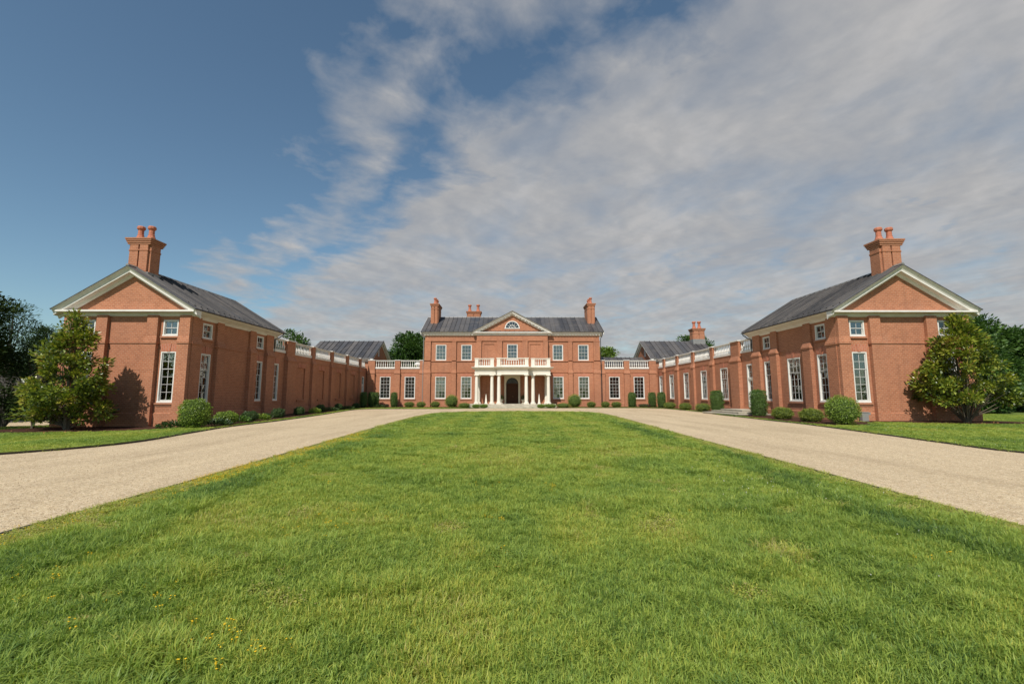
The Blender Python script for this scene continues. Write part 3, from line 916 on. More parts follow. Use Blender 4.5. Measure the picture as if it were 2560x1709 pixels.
def pavilion(s):
    PX1 = 28.62 if s < 0 else 29.05
    PXC = (PX0 + PX1) / 2
    HALF = (PX1 - PX0) / 2 + EX

    def zroof(x):
        return ZE + SL * (HALF - abs(abs(x) - PXC))

    side = 'left' if s < 0 else 'right'
    root = thing('brick_pavilion', ['two-storey brick pavilion with white pediment, its courtyard wall in shade, on the left',
                                    'two-storey brick pavilion with white pediment, its courtyard wall sunlit, on the right'][s > 0], 'pavilion', (s * PXC, 34.1, 0), 'brick pavilions facing each other')
    F = FRONT(PY0)
    C = COURT_L(-PX0) if s < 0 else COURT_R(PX0)
    cu = (lambda y: y) if s < 0 else (lambda y: -y)
    fx = [s * 22.08, s * (2 * PXC - 22.08)]
    holes = []
    for x in fx:
        holes += [hole(x, WINZ, 0.96, WINH), hole(x, SMZ, 0.96, SMH)]
    m = MB().sheet(min(s * PX0, s * PX1), max(s * PX0, s * PX1), -0.8, 6.9, holes)
    m.build('wall', 'brick', root, F)
    for x in fx:
        window(root, F, x, WINZ, 0.96, WINH, 2, 6, 2, 'sides' if (s > 0 and abs(x) < 25) else None)
        window(root, F, x, SMZ, 0.96, SMH, 2, 2, 1, None, arch=False)
    # tympanum
    t = MB()
    t.add([(s * PX0, PY0 + 0.02, 6.88), (s * PX1, PY0 + 0.02, 6.88), (s * PXC, PY0 + 0.02, 6.88 + SL * HALF)], [(0, 1, 2)])
    t.build('tympanum', 'brick', root)
    # courtyard wall
    wins = [(30.70, 0.98, 2), (37.25, 0.98, 2)] + ([(33.82, 1.52, 3)] if s > 0 else [])
    holes = []
    for y, wd, c in wins:
        holes.append(hole(cu(y), WINZ, wd, WINH))
        if c == 2:
            holes.append(hole(cu(y), SMZ, wd, SMH))
    a, b = sorted((cu(PY0), cu(PY1)))
    MB().sheet(a, b, -0.8, 6.9, holes).build('wall', 'brick', root, C)
    for y, wd, c in wins:
        window(root, C, cu(y), WINZ, wd, WINH, c, 6, 2, 'shade' if s < 0 and y > 35 else None)
        if c == 2:
            window(root, C, cu(y), SMZ, wd, SMH, 2, 2, 1, None, arch=False)
    # back and outer walls
    m = MB()
    m.quad((s * PX0, PY1, -0.8), (s * PX1, PY1, -0.8), (s * PX1, PY1, 6.9), (s * PX0, PY1, 6.9))
    m.add([(s * PX0, PY1, 6.9), (s * PX1, PY1, 6.9), (s * PXC, PY1, 6.9 + SL * HALF)], [(0, 1, 2)])
    m.quad((s * PX1, PY0, -0.8), (s * PX1, PY1, -0.8), (s * PX1, PY1, 6.9), (s * PX1, PY0, 6.9))
    m.build('wall', 'brick', root)
    # plinth, belt and head band on front and court sides
    for mw, a, b in ((F, s * PX0, s * PX1), (C, cu(PY0), cu(PY1))):
        a, b = min(a, b), max(a, b)
        MB().box(a - 0.0, b + 0.0, -0.062, 0.01, -0.8, 0.52).frustum((a, b, -0.06, 0.01), (a, b, -0.005, 0.01), 0.521, 0.58).build('plinth', 'brick', root, mw)
    bands = MB()
    bands.box(min(s * 23.5, s * (2 * PXC - 23.5)), max(s * 23.5, s * (2 * PXC - 23.5)), -0.045, 0.01, 4.95, 5.03)
    for x in fx:
        for d in (-1, 1):
            pass
    bands.build('belt_course', 'brick', root, F)
    bc = MB()
    if s < 0:
        bc.box(32.3, 35.0, -0.045, 0.01, 4.95, 5.03)
    else:
        bc.box(-35.5, -34.75, -0.045, 0.01, 4.95, 5.03).box(-32.9, -32.4, -0.045, 0.01, 4.95, 5.03)
    bc.build('belt_course', 'brick', root, C)
    for a, b in ((20.85, 21.42), (22.75, 23.5), (2 * PXC - 23.5, 2 * PXC - 22.75), (PX1 - 0.57, PX1)):
        u0, u1 = sorted((s * a, s * b))
        d = 0.20
        if a < 21:
            u0, u1 = (u0, u1 + 0.16) if s < 0 else (u0 - 0.16, u1)
        if a > 28:
            u0, u1 = (u0 - 0.16, u1) if s < 0 else (u0, u1 + 0.16)
        pilaster(root, F, u0, u1, 6.74, d1=0.27, d2=0.22, cap_w=0.05, top_in=0.03)
    for a, b in ((29.0, 29.95), (31.5, 32.35), (35.55, 36.45), (38.0, 39.2)):
        u0, u1 = sorted((cu(a), cu(b)))
        if a < 29.5:
            u0, u1 = sorted((cu(a + 0.003), cu(b)))
        pilaster(root, C, u0, u1, 6.74, d1=0.20 if a < 29.5 else 0.27, d2=0.14, cap_w=0.055, top_in=0.05)
    # roof deck with pans
    xe0, xe1 = PX0 - EX, PX1 + EX
    yf, yb = PY0 - 0.64, PY1 + 0.5
    deck = MB()
    for (xa, xb) in ((xe0, PXC), (xe1, PXC)):
        za, zb = zroof(xa), zroof(xb)
        p = [(s * xa, yf, za), (s * xb, yf, zb), (s * xb, yb, zb), (s * xa, yb, za)]
        deck.add(p + [(x, y, z - 0.05) for x, y, z in p], [(0, 1, 2, 3), (4, 7, 6, 5), (0, 4, 5, 1), (2, 6, 7, 3), (3, 7, 4, 0)])
    roof = deck.build('roof', 'roof', root)
    for (xa, sg) in ((xe0, 1), (xe1, -1)):
        za = zroof(xa)
        up = Vector((s * sg * HALF, 0, ZE + SL * HALF - za))
        roof_slope(roof, (s * xa, yf + 0.02, za), (0, 1, 0), yb - yf - 0.04, up, 0.6)
    MB().prism([(s * PXC - 0.12, zroof(PXC) - 0.01), (s * PXC + 0.12, zroof(PXC) - 0.01), (s * PXC + 0.05, zroof(PXC) + 0.10), (s * PXC - 0.05, zroof(PXC) + 0.10)], yf, yb).build('ridge_cap', 'lead', roof)
    # cornices
    c = MB()
    for yy, o in ((PY0, (0, -1, 0)),):
        for xa in (xe0, xe1):
            c.sweep(RAKE, (s * xa, yy, zroof(xa) - 0.055), (s * PXC, yy, zroof(PXC) - 0.055), o)
    c.build('raking_cornice', 'trim', root)
    c = MB().sweep(HORZ, (s * (PX0 - 0.50), PY0, 7.04), (s * (PX1 + 0.50), PY0, 7.04), (0, -1, 0))
    c.build('cornice', 'trim', root)
    for xa, o in ((PX0, -s), (PX1, s)):
        MB().sweep(EAVE, (s * xa, PY0 - 0.02, ZE - 0.02), (s * xa, PY1 + 0.45, ZE - 0.02), (o, 0, 0)).build('eaves_cornice', 'trim', root)
    for xa in (xe1, xe0):
        g = MB()
        g.sweep([(0.0, -0.03), (0.06, -0.02), (0.06, 0.05), (0.0, 0.06)], (s * xa, yf, ZE - 0.03), (s * xa, yb + 0.1, ZE - 0.03), (-s if xa == xe0 else s, 0, 0))
        g.build('gutter', 'gutter', root)
    g = MB()
    g.tube([(s * (xe0 - 0.02), yb - 0.15, ZE - 0.08), (s * (xe0 - 0.02), yb - 0.15, ZE - 0.22), (s * (PX0 - 0.3), yb - 0.2, ZE - 0.5), (s * (PX0 - 0.05), yb - 0.32, ZE - 0.62), (s * (PX0 - 0.05), yb - 0.32, 5.4)], [0.045] * 5)
    g.build('downpipe', 'gutter', root)
    chimney(root, s * PXC, 29.66, 1.44, 1.06, 9.2, 11.95, [(-0.36, -0.05), (0.36, -0.05)], base=(9.3, 9.66), potscale=1.06)
    return root


pavilion(-1)
pavilion(1)

# ================================================================== link wings along the court
def court_link(s):
    root = thing('link_wing', ['long brick link wing with blind bays and white balustrade, in shade',
                               'long brick link wing with tall sash windows and white balustrade, sunlit'][s > 0], 'wing', (s * PX0, 52, 0))
    C = COURT_L(-PX0) if s < 0 else COURT_R(PX0)
    cu = (lambda y: y) if s < 0 else (lambda y: -y)
    bays = [45.0, 49.75, 54.75, 59.7]
    holes = []
    if s < 0:
        holes.append(hole(39.95, WINZ, 0.98, WINH))
        for y in bays:
            holes.append(hole(y, WINZ, 1.5, WINH - 0.1, 0.13, True))
        holes.append(hole(63.72, 0.42, 1.0, 3.85))
    else:
        for y in bays:
            holes.append(hole(-y, WINZ, 1.5, WINH - 0.08))
        holes.append(hole(-63.9, WINZ, 1.2, WINH - 0.08))
        holes.append(hole(-39.95, 0.45, 1.25, 3.95, 0.2))
    a, b = sorted((cu(PY1 - 0.1), cu(65.3)))
    MB().sheet(a, b, -0.6, 5.5, holes).build('wall', 'brick', root, C)
    MB().box(a, b, -0.062, 0.01, -0.6, 0.52).frustum((a, b, -0.06, 0.01), (a, b, -0.005, 0.01), 0.521, 0.58).build('plinth', 'brick', root, C)
    MB().box(a, b, 0.02, 0.5, 5.35, 5.5).build('parapet', 'brick', root, C)
    if s < 0:
        window(root, C, 39.95, WINZ, 0.98, WINH, 2, 6, 2, 'shade')
        for y in bays:
            mm = window_meshes(1.5, WINH - 0.1, 3, 6, 2)
            sl = mobj('sill', mm['sill'], root, C @ T((y, 0, WINZ + 0.05)))
            mobj('blind_arch', mm['arch'], root, C @ T((y, 0, WINZ)))
    else:
        for i, y in enumerate(bays):
            window(root, C, -y, WINZ, 1.5, WINH - 0.08, 3, 6, 2, ['shade', 'full', None, 'full'][i])
        window(root, C, -63.9, WINZ, 1.2, WINH - 0.08, 3, 6, 2, None)
    # doors with glazed transom
    y, z, wd, h = (63.72, 0.42, 1.0, 3.85) if s < 0 else (39.95, 0.45, 1.25, 3.95)
    md = C @ T((cu(y), 0, z))
    f = MB()
    f.box(-wd / 2, -wd / 2 + 0.11, -0.02, 0.2, 0, h).box(wd / 2 - 0.11, wd / 2, -0.02, 0.2, 0, h)
    f.box(-wd / 2 + 0.11, wd / 2 - 0.11, -0.02, 0.2, h - 0.12, h).box(-wd / 2 + 0.11, wd / 2 - 0.11, -0.005, 0.2, 2.62, 2.78)
    d = f.build('door', 'casing', root, md)
    x = wd / 2 - 0.11
    lf = MB()
    lf.box(-x, -x + 0.12, 0.08, 0.13, 0.02, 2.62).box(x - 0.12, x, 0.08, 0.13, 0.02, 2.62)
    lf.box(-x + 0.12, x - 0.12, 0.08, 0.13, 2.48, 2.62).box(-x + 0.12, x - 0.12, 0.08, 0.13, 0.02, 0.75)
    for zz in (1.15, 1.6, 2.04):
        lf.box(-x + 0.12, x - 0.12, 0.09, 0.12, zz - 0.015, zz + 0.015)
    lf.box(-0.015, 0.015, 0.091, 0.119, 0.75, 2.48)
    lf.box(-0.015, 0.015, 0.091, 0.119, 2.78, h - 0.12).box(-x, x, 0.09, 0.12, 3.25, 3.28)
    lf.build('door_leaf', 'casing', d, md)
    gp = MB().box(-0.5, 0.5, -0.003, 0.003, -0.5, 0.5).mesh('pane', 'glass')
    for zz, hh in ((0.95, 0.4), (1.375, 0.43), (1.82, 0.42), (2.265, 0.43), (3.015, 0.45), (3.55, 0.5)):
        for sg in (-1, 1):
            wdt = (x - 0.12 if zz < 2.7 else x) - 0.02
            mobj('pane', gp, d, md @ T((sg * (wdt / 2 + 0.015), 0.105, zz)) @ Matrix.Diagonal((wdt, 1, hh, 1)))
    MB().lathe([(0.012, 0), (0.03, 0.01), (0.032, 0.04), (0.015, 0.06)], seg=8).build('door_handle', 'brass', d, md @ T((x - 0.06, 0.06, 1.05)) @ Matrix.Rotation(R(90), 4, 'X'))
    rm = window_meshes(wd, h, 2, 6, 2)
    mobj('room_interior', rm['room'], d, md @ T((0, 0.06, 0)))
    # piers, balustrade
    piers = [(41.45, 43.05), (46.95, 47.7), (51.95, 52.7), (56.95, 57.7), (61.85, 62.6)]
    for a, b in piers:
        u0, u1 = sorted((cu(a), cu(b)))
        pilaster(root, C, u0, u1, 6.60, zcap=4.74, d1=0.34 if b - a > 1 else 0.24, d2=0.20 if b - a > 1 else 0.14, cap_w=0.06, top_in=0.04)
        MB().box(u0 - 0.02, u1 + 0.02, -0.30 if b - a > 1 else -0.24, 0.3, 6.601, 6.70).build('pier_cap', 'trim', root, C)
        MB().box(u0 + 0.045, u1 - 0.045, 0.021, 0.26, 5.5, 6.60).build('pier', 'brick', root, C)
    edges = [PY1 + 0.02] + [v for p in piers for v in (p[0] + 0.04, p[1] - 0.04)] + [64.6]
    for i in range(0, len(edges), 2):
        u0, u1 = sorted((cu(edges[i]), cu(edges[i + 1])))
        balustrade(root, C, u0, u1, 5.47, 5.70, 6.52, 6.66, y=0.05, spacing=0.335)
    bl = MB()
    for k in range(len(piers)):
        a, b = piers[k][1], (piers[k + 1][0] if k + 1 < len(piers) else 64.9)
        u0, u1 = sorted((cu(a), cu(b)))
        bl.box(u0, u1, -0.04, 0.01, 4.90, 4.97)
    bl.build('belt_course', 'brick', root, C)
    fr = MB()
    x0, x1 = sorted((s * (PX0 + 0.26), s * (PX0 + 6.5)))
    fr.quad((x0, PY1, 5.46), (x1, PY1, 5.46), (x1, 66.5, 5.46), (x0, 66.5, 5.46))
    fr.build('flat_roof', 'lead', root)
    return root


court_link(-1)
court_link(1)

# ================================================================== link wings beside the main house
def front_link(s):
    root = thing('link_wing', ['two-bay brick link wing with balustrade, left of the main house',
                               'two-bay brick link wing with balustrade, right of the main house'][s > 0], 'wing', (s * 16.7, 65.3, 0))
    F = FRONT(65.3)
    xs = [14.62, 18.15]
    holes = [hole(s * x, 1.2, 1.5, 3.1) for x in xs]
    a, b = sorted((s * 12.4, s * PX0))
    MB().sheet(a, b, -0.6, 5.5, holes).build('wall', 'brick', root, F)
    MB().box(a, b, -0.062, 0.01, -0.6, 0.52).frustum((a, b, -0.06, 0.01), (a, b, -0.005, 0.01), 0.521, 0.58).build('plinth', 'brick', root, F)
    MB().box(a, b, 0.02, 0.5, 5.35, 5.5).build('parapet', 'brick', root, F)
    for x in xs:
        window(root, F, s * x, 1.2, 1.5, 3.1, 3, 6, 2, 'full' if s < 0 else None)
    piers = [(12.5, 13.25), (16.0, 16.8), (19.6, 20.62)]
    bl = MB()
    for i, (p, q) in enumerate(piers):
        u0, u1 = sorted((s * p, s * q))
        pilaster(root, F, u0, u1, 6.60, zcap=4.72, d1=0.30, d2=0.22, cap_w=0.05, top_in=0.03)
        MB().box(u0 - 0.01, u1 + 0.01, -0.27, 0.3, 6.601, 6.69).build('pier_cap', 'trim', root, F)
        MB().box(u0 + 0.035, u1 - 0.035, 0.021, 0.26, 5.5, 6.60).build('pier', 'brick', root, F)
        if i < 2:
            v0, v1 = sorted((s * (q - 0.03), s * (piers[i + 1][0] + 0.03)))
            balustrade(root, F, v0, v1, 5.44, 5.68, 6.50, 6.64, y=0.05, spacing=0.325)
            bl.box(*sorted((s * q, s * piers[i + 1][0])), -0.04, 0.01, 4.86, 4.93)
    bl.build('belt_course', 'brick', root, F)
    x0, x1 = sorted((s * 12.4, s * (PX0 + 0.26)))
    MB().quad((x0, 65.8, 5.45), (x1, 65.8, 5.45), (x1, 70, 5.45), (x0, 70, 5.45)).build('flat_roof', 'lead', root)
    return root


front_link(-1)
front_link(1)

# ================================================================== main house
HY, HX, CY = 65.0, 12.5, 64.55
house = thing('main_house', 'two-storey brick mansion with white pediment and dark metal roof at the courtyard head', 'house', (0, 70, 0))
F = FRONT(HY)
FC = FRONT(CY)
holes_l = {}
for s in (-1, 1):
    hs = []
    for x in (6.55, 10.2):
        hs += [hole(s * x, 1.2, 1.5, 3.1), hole(s * x, 6.64, 1.48, 2.2)]
    a, b = sorted((s * 5.05, s * HX))
    MB().sheet(a, b, -0.6, 10.2, hs).build('wall', 'brick', house, F)
    for i, x in enumerate((6.55, 10.2)):
        window(house, F, s * x, 1.2, 1.5, 3.1, 3, 6, 2, {(-1, 1): 'full', (-1, 0): 'shade', (1, 0): 'lower', (1, 1): None}[(s, i)])
        window(house, F, s * x, 6.64, 1.48, 2.2, 3, 4, 2, {(-1, 1): 'full', (-1, 0): None, (1, 0): 'full', (1, 1): 'shade'}[(s, i)], arch=False, sill=False)
    MB().box(a, b, -0.062, 0.01, -0.6, 0.58).build('plinth', 'brick', house, F)
    MB().box(a, b, -0.11, 0.01, 6.46, 6.60).build('belt_course', 'brick', house, F)
    MB().box(a, b, -0.13, 0.01, 9.36, 10.15).build('frieze', 'brick', house, F)
    bl = MB()
    u0, u1 = sorted((s * 7.4, s * 9.2))
    bl.box(*sorted((s * 8.65, s * 11.6)), -0.07, 0.01, 4.88, 4.95).box(*sorted((s * 5.1, s * 8.0)), -0.07, 0.01, 4.88, 4.95)
    bl.build('belt_course', 'brick', house, F)
    for p, q in ((11.62, 12.5), (7.98, 8.62)):
        u0, u1 = sorted((s * p, s * q))
        if p > 11:
            u0, u1 = (u0 - 0.06, u1) if s < 0 else (u0, u1 + 0.06)
        pilaster(house, F, u0, u1, 6.45, zcap=4.76, d1=0.30, d2=0.25, cap_w=0.05, top_in=0.02)
        MB().box(u0 + 0.02, u1 - 0.02, -0.25, 0.01, 6.601, 9.30).box(u0 - 0.02, u1 + 0.02, -0.29, 0.01, 9.301, 9.42).build('pilaster', 'brick', house, F)
    # gable ends and eaves
    m = MB()
    m.quad((s * HX, HY, -0.6), (s * HX, 75, -0.6), (s * HX, 75, 10.3), (s * HX, HY, 10.3))
    m.add([(s * HX, HY - 0.3, 10.3), (s * HX, 75.3, 10.3), (s * HX, 70, 13.6)], [(0, 1, 2)])
    m.build('wall', 'brick', house)
m = MB()
m.quad((-HX, 75, -0.6), (HX, 75, -0.6), (HX, 75, 10.3), (-HX, 75, 10.3)).build('wall', 'brick', house)
# centre bay
hs = [(-0.86, 0.86, 0.5, 4.14, 0.45, False), hole(0.02, 6.66, 1.48, 2.22)]
for s in (-1, 1):
    hs.append((s * 3.3 - 0.75, s * 3.3 + 0.75, 6.7, 8.92, 0.09, True))
MB().sheet(-5.05, 5.05, -0.6, 10.2, hs).build('wall', 'brick', house, FC)
window(house, FC, 0.02, 6.66, 1.48, 2.22, 3, 4, 2, None, arch=False, sill=False)
m = MB()
for s in (-1, 1):
    m.quad((s * 5.05, CY, -0.6), (s * 5.05, HY + 0.05, -0.6), (s * 5.05, HY + 0.05, 10.2), (s * 5.05, CY, 10.2))
m.build('wall', 'brick', house)
MB().box(-5.05, 5.05, -0.13, 0.01, 9.36, 10.15).build('frieze', 'brick', house, FC)
MB().box(-5.06, 5.06, -0.07, 0.01, 6.46, 6.60).build('belt_course', 'brick', house, FC)
for p, q in ((-5.08, -4.38), (-2.2, -1.44), (1.44, 2.2), (4.38, 5.08)):
    MB().box(p, q, -0.25, 0.01, 6.601, 9.30).box(p - 0.03, q + 0.03, -0.29, 0.01, 9.301, 9.42).box(p, q, -0.25, 0.01, -0.6, 6.459).build('pilaster', 'brick', house, FC)
# door surround, door
sur = MB()
arc = [(0.86 * math.cos(R(a)), 3.28 + 0.86 * math.sin(R(a))) for a in range(0, 181, 12)]
m_ = MB()
yy0, yy1 = -0.16, 0.06
m_.box(-1.12, -0.86, yy0, yy1, 0.5, 3.20).box(0.86, 1.12, yy0, yy1, 0.5, 3.20)
m_.box(-1.15, -0.855, yy0 - 0.03, yy1, 3.201, 3.28).box(0.855, 1.15, yy0 - 0.03, yy1, 3.201, 3.28)
pts_o, pts_i = [], []
for x, z in arc:
    pts_i.append((x, z))
    pts_o.append((max(-1.12, min(1.12, x * 1.45)), min(4.40, max(3.28, 3.28 + (z - 3.28) * 1.9))))
pts_o[0] = (1.12, 3.28); pts_o[-1] = (-1.12, 3.28)
for i in range(len(arc) - 1):
    (xa, za), (xb, zb), (xc, zc_), (xd, zd) = pts_i[i], pts_i[i + 1], pts_o[i + 1], pts_o[i]
    p = [(xa, yy0, za), (xb, yy0, zb), (xc, yy0, zc_), (xd, yy0, zd)]
    m_.add(p + [(x, yy1 + 0.3, z) for x, _, z in p], [(0, 1, 2, 3), (4, 7, 6, 5), (0, 4, 5, 1), (2, 6, 7, 3)])
m_.add([(1.12, yy0, 4.40), (1.12, yy1, 4.40), (-1.12, yy1, 4.40), (-1.12, yy0, 4.40), (1.12, yy0, 3.28), (1.12, yy1, 3.28), (-1.12, yy0, 3.28), (-1.12, yy1, 3.28)],
       [(0, 1, 2, 3), (0, 4, 5, 1), (3, 2, 7, 6)])
# spandrel corners
for s in (-1, 1):
    m_.prism([(s * 1.12, 3.9), (s * 1.12, 4.40), (s * 0.55, 4.40)], yy0 + 0.002, yy1)
m_.build('door_surround', 'stone_trim', house, FC)
dl = MB()
DY = 0.28
dl.box(-0.86, 0.86, DY + 0.06, DY + 0.10, 0.5, 3.3)
for s in (-1, 1):
    x0, x1 = sorted((s * 0.02, s * 0.86))
    for st in ((x0, x0 + 0.13), (x1 - 0.13, x1)):
        dl.box(st[0], st[1], DY, DY + 0.07, 0.5, 3.28)
    for zz in ((0.5, 0.78), (1.42, 1.56), (1.80, 1.94), (3.12, 3.28)):
        dl.box(x0 + 0.13, x1 - 0.13, DY + 0.001, DY + 0.07, *zz)
    for za, zb in ((0.84, 1.36), (1.6, 1.76), (2.0, 3.06)):
        dl.box(x0 + 0.19, x1 - 0.19, DY + 0.03, DY + 0.07, za, zb)
door = dl.build('front_door', 'door', house, FC)
fan = MB()
n_ = 18
for i in range(n_):
    a0, a1 = math.pi * i / n_, math.pi * (i + 1) / n_
    for r0, r1 in ((0.79, 0.86), (0.40, 0.43)):
        p = [(r0 * math.cos(a0), DY, 3.28 + r0 * math.sin(a0)), (r1 * math.cos(a0), DY, 3.28 + r1 * math.sin(a0)), (r1 * math.cos(a1), DY, 3.28 + r1 * math.sin(a1)), (r0 * math.cos(a1), DY, 3.28 + r0 * math.sin(a1))]
        fan.add(p + [(x, DY + 0.06, z) for x, _, z in p], [(0, 1, 2, 3), (4, 7, 6, 5), (0, 4, 5, 1), (2, 6, 7, 3)])
for a in (30, 60, 90, 120, 150):
    c_, s_ = math.cos(R(a)), math.sin(R(a))
    fan.tube([(0.1 * c_, DY + 0.03, 3.28 + 0.1 * s_), (0.8 * c_, DY + 0.03, 3.28 + 0.8 * s_)], [0.016, 0.016], 5)
fan.box(-0.86, 0.86, DY - 0.01, DY + 0.06, 3.27, 3.34)
fl = fan.build('fanlight', 'door', door, FC)
g = MB()
g.add([(0, DY + 0.04, 3.3)] + [(0.84 * math.cos(R(a)), DY + 0.04, 3.28 + 0.84 * math.sin(R(a))) for a in range(0, 181, 10)], [(0, i, i + 1) for i in range(1, 19)])
g.build('fanlight_glass', 'dim_glass', door, FC)
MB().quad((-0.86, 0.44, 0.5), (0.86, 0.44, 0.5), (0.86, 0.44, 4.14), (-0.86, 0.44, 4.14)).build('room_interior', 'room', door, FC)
MB().lathe([(0.012, 0), (0.03, 0.01), (0.034, 0.05), (0.015, 0.07)], seg=8).build('door_handle', 'brass', door, FC @ T((0.09, DY, 1.5)) @ Matrix.Rotation(R(90), 4, 'X'))
# main roof
MS = 3.0 / 5.6
YE, YR, ZME = 64.4, 70.0, 10.68
deck = MB()
for ya in (YE, 75.6):
    p = [(-13.1, ya, ZME), (13.1, ya, ZME), (13.1, YR, ZME + 3.0), (-13.1, YR, ZME + 3.0)]
    deck.add(p + [(x, y, z - 0.06) for x, y, z in p], [(0, 1, 2, 3), (4, 7, 6, 5), (0, 4, 5, 1), (1, 5, 6, 2), (3, 7, 4, 0)])
roof = deck.build('roof', 'roof', house)
roof_slope(roof, (-13.1, YE, ZME), (1, 0, 0), 26.2, (0, 5.6, 3.0), 0.67)
MB().prism([(0, 0), (0.24, 0), (0.17, 0.1), (0.07, 0.1)], -13.1, 13.1).build('ridge_cap', 'lead', roof, T((0, YR + 0.12, ZME + 2.98)) @ RZ(R(-90)))
MEAVE = [(0.58, 0.0), (0.55, 0.06), (0.46, 0.20), (0.42, 0.30), (0.40, 0.31), (0.16, 0.33), (0.15, 0.46), (0.10, 0.52), (0.06, 0.62), (0.0, 0.64), (0.0, 0.0)]
for s in (-1, 1):
    MB().sweep(MEAVE, (s * 5.05, HY - 0.02, ZME - 0.03), (s * 12.98, HY - 0.02, ZME - 0.03), (0, -1, 0)).build('cornice', 'trim', house)
c = MB()
RK = [(0.16, 0.0), (0.13, 0.10), (0.06, 0.30), (0.0, 0.32), (0.0, 0.0)]
for s in (-1, 1):
    for ya, yb in ((YE, YR), (75.6, YR)):
        c.sweep(RK, (s * 13.0, ya, ZME - 0.06), (s * 13.0, yb, ZME + 2.94), (s, 0, 0))
        c.sweep([(0.5, 0.0), (0.5, 0.06), (0.0, 0.06), (0.0, 0.0)], (s * HX, ya, ZME - 0.065), (s * HX, yb, ZME + 2.935), (s, 0, 0))
c.build('verge_board', 'trim', house)
d = MB()
x = 5.75
while x < 12.9:
    for s in (-1, 1):
        d.box(s * x - 0.09, s * x + 0.09, HY - 0.40, HY - 0.15, ZME - 0.47, ZME - 0.365)
    x += 0.42
tag(d.build('modillions', 'trim', house), kind='stuff')
# pediment
PZ0, PZ1, PW = 10.66, 13.62, 5.62
PYF = CY - 0.62
c = MB()
PR = [(0.60, 0.0), (0.56, 0.05), (0.47, 0.17), (0.46, 0.18), (0.46, 0.30), (0.43, 0.31), (0.14, 0.33), (0.12, 0.44), (0.06, 0.52), (0.0, 0.54), (0.0, 0.0)]
for s in (-1, 1):
    c.sweep(PR, (s * PW, CY, PZ0 - 0.02), (0, CY, PZ1 - 0.02), (0, -1, 0))
c.build('raking_cornice', 'trim', house)
c = MB().sweep([(0.50, 0.0), (0.50, 0.12), (0.47, 0.13), (0.15, 0.15), (0.14, 0.30), (0.08, 0.44), (0.0, 0.46), (0.0, 0.0)], (-5.5, CY, 10.60), (5.5, CY, 10.60), (0, -1, 0))
for s in (-1, 1):
    c.box(s * 5.05 - 0.1 * (s < 0), s * 5.05 + 0.1 * (s > 0), CY, HY, 10.14, 10.59)
c.build('cornice', 'trim', house)
d = MB()
for k in range(1, 12):
    for s in (-1, 1):
        f_ = k / 12.0
        x, z = s * PW * (1 - f_), PZ0 + (PZ1 - PZ0) * f_ - 0.02
        d.add([(x - 0.08, CY - 0.38, z - 0.33 - s * 0.042), (x + 0.08, CY - 0.38, z - 0.33 - s * -0.042 - 0.0), (x + 0.08, CY - 0.15, z - 0.33 + s * -0.0), (x - 0.08, CY - 0.15, z - 0.33),
               (x - 0.08, CY - 0.38, z - 0.45), (x + 0.08, CY - 0.38, z - 0.45), (x + 0.08, CY - 0.15, z - 0.45), (x - 0.08, CY - 0.15, z - 0.45)],
              [(0, 1, 2, 3), (4, 7, 6, 5), (0, 4, 5, 1), (1, 5, 6, 2), (2, 6, 7, 3), (3, 7, 4, 0)])
tag(d.build('modillions', 'trim', house), kind='stuff')
# tympanum with lunette
t = MB()
ty = CY + 0.03
lr, lz = 1.05, 11.22
lun = [(lr * math.cos(R(a)), lz + lr * math.sin(R(a))) for a in range(0, 181, 12)]
zt = lambda x: 10.55 + (PZ1 - PZ0) * (1 - abs(x) / PW)
prev = None
out = []
for (x, z) in lun:
    out.append((x, zt(x)))
for i in range(len(lun) - 1):
    t.quad((lun[i][0], ty, lun[i][1]), (lun[i + 1][0], ty, lun[i + 1][1]), (out[i + 1][0], ty, out[i + 1][1]), (out[i][0], ty, out[i][1]))
for s in (-1, 1):
    t.add([(s * lr, ty, 10.55), (s * PW, ty, 10.55), (s * lr, ty, zt(lr))], [(0, 1, 2)])
t.quad((-lr, ty, 10.55), (lr, ty, 10.55), (lr, ty, lz), (-lr, ty, lz))
t.build('tympanum', 'brick', house)
lw = MB()
for i in range(len(lun) - 1):
    (xa, za), (xb, zb) = lun[i], lun[i + 1]
    k = 0.89
    p = [(xa * k, -0.05, lz + (za - lz) * k), (xa, -0.05, za), (xb, -0.05, zb), (xb * k, -0.05, lz + (zb - lz) * k)]
    lw.add(p + [(x_, 0.12, z_) for x_, _, z_ in p], [(0, 1, 2, 3), (4, 7, 6, 5), (0, 4, 5, 1), (1, 5, 6, 2), (2, 6, 7, 3), (3, 7, 4, 0)])
    k0, k1 = 0.38, 0.44
    p = [(xa * k0, 0.02, lz + (za - lz) * k0), (xa * k1, 0.02, lz + (za - lz) * k1), (xb * k1, 0.02, lz + (zb - lz) * k1), (xb * k0, 0.02, lz + (zb - lz) * k0)]
    lw.add(p + [(x_, 0.06, z_) for x_, _, z_ in p], [(0, 1, 2, 3), (4, 7, 6, 5), (0, 4, 5, 1), (2, 6, 7, 3)])
lw.box(-lr - 0.06, lr + 0.06, -0.06, 0.12, lz - 0.09, lz + 0.02)
for a in (30, 60, 90, 120, 150):
    c_, s_ = math.cos(R(a)), math.sin(R(a))
    r0 = 0.42 if a in (30, 90, 150) else 0.05
    lw.tube([(r0 * c_, 0.04, lz + r0 * s_), (0.95 * c_, 0.04, lz + 0.95 * s_)], [0.022, 0.022], 4)
lwn = lw.build('lunette_window', 'casing', house, T((0, ty, 0)))
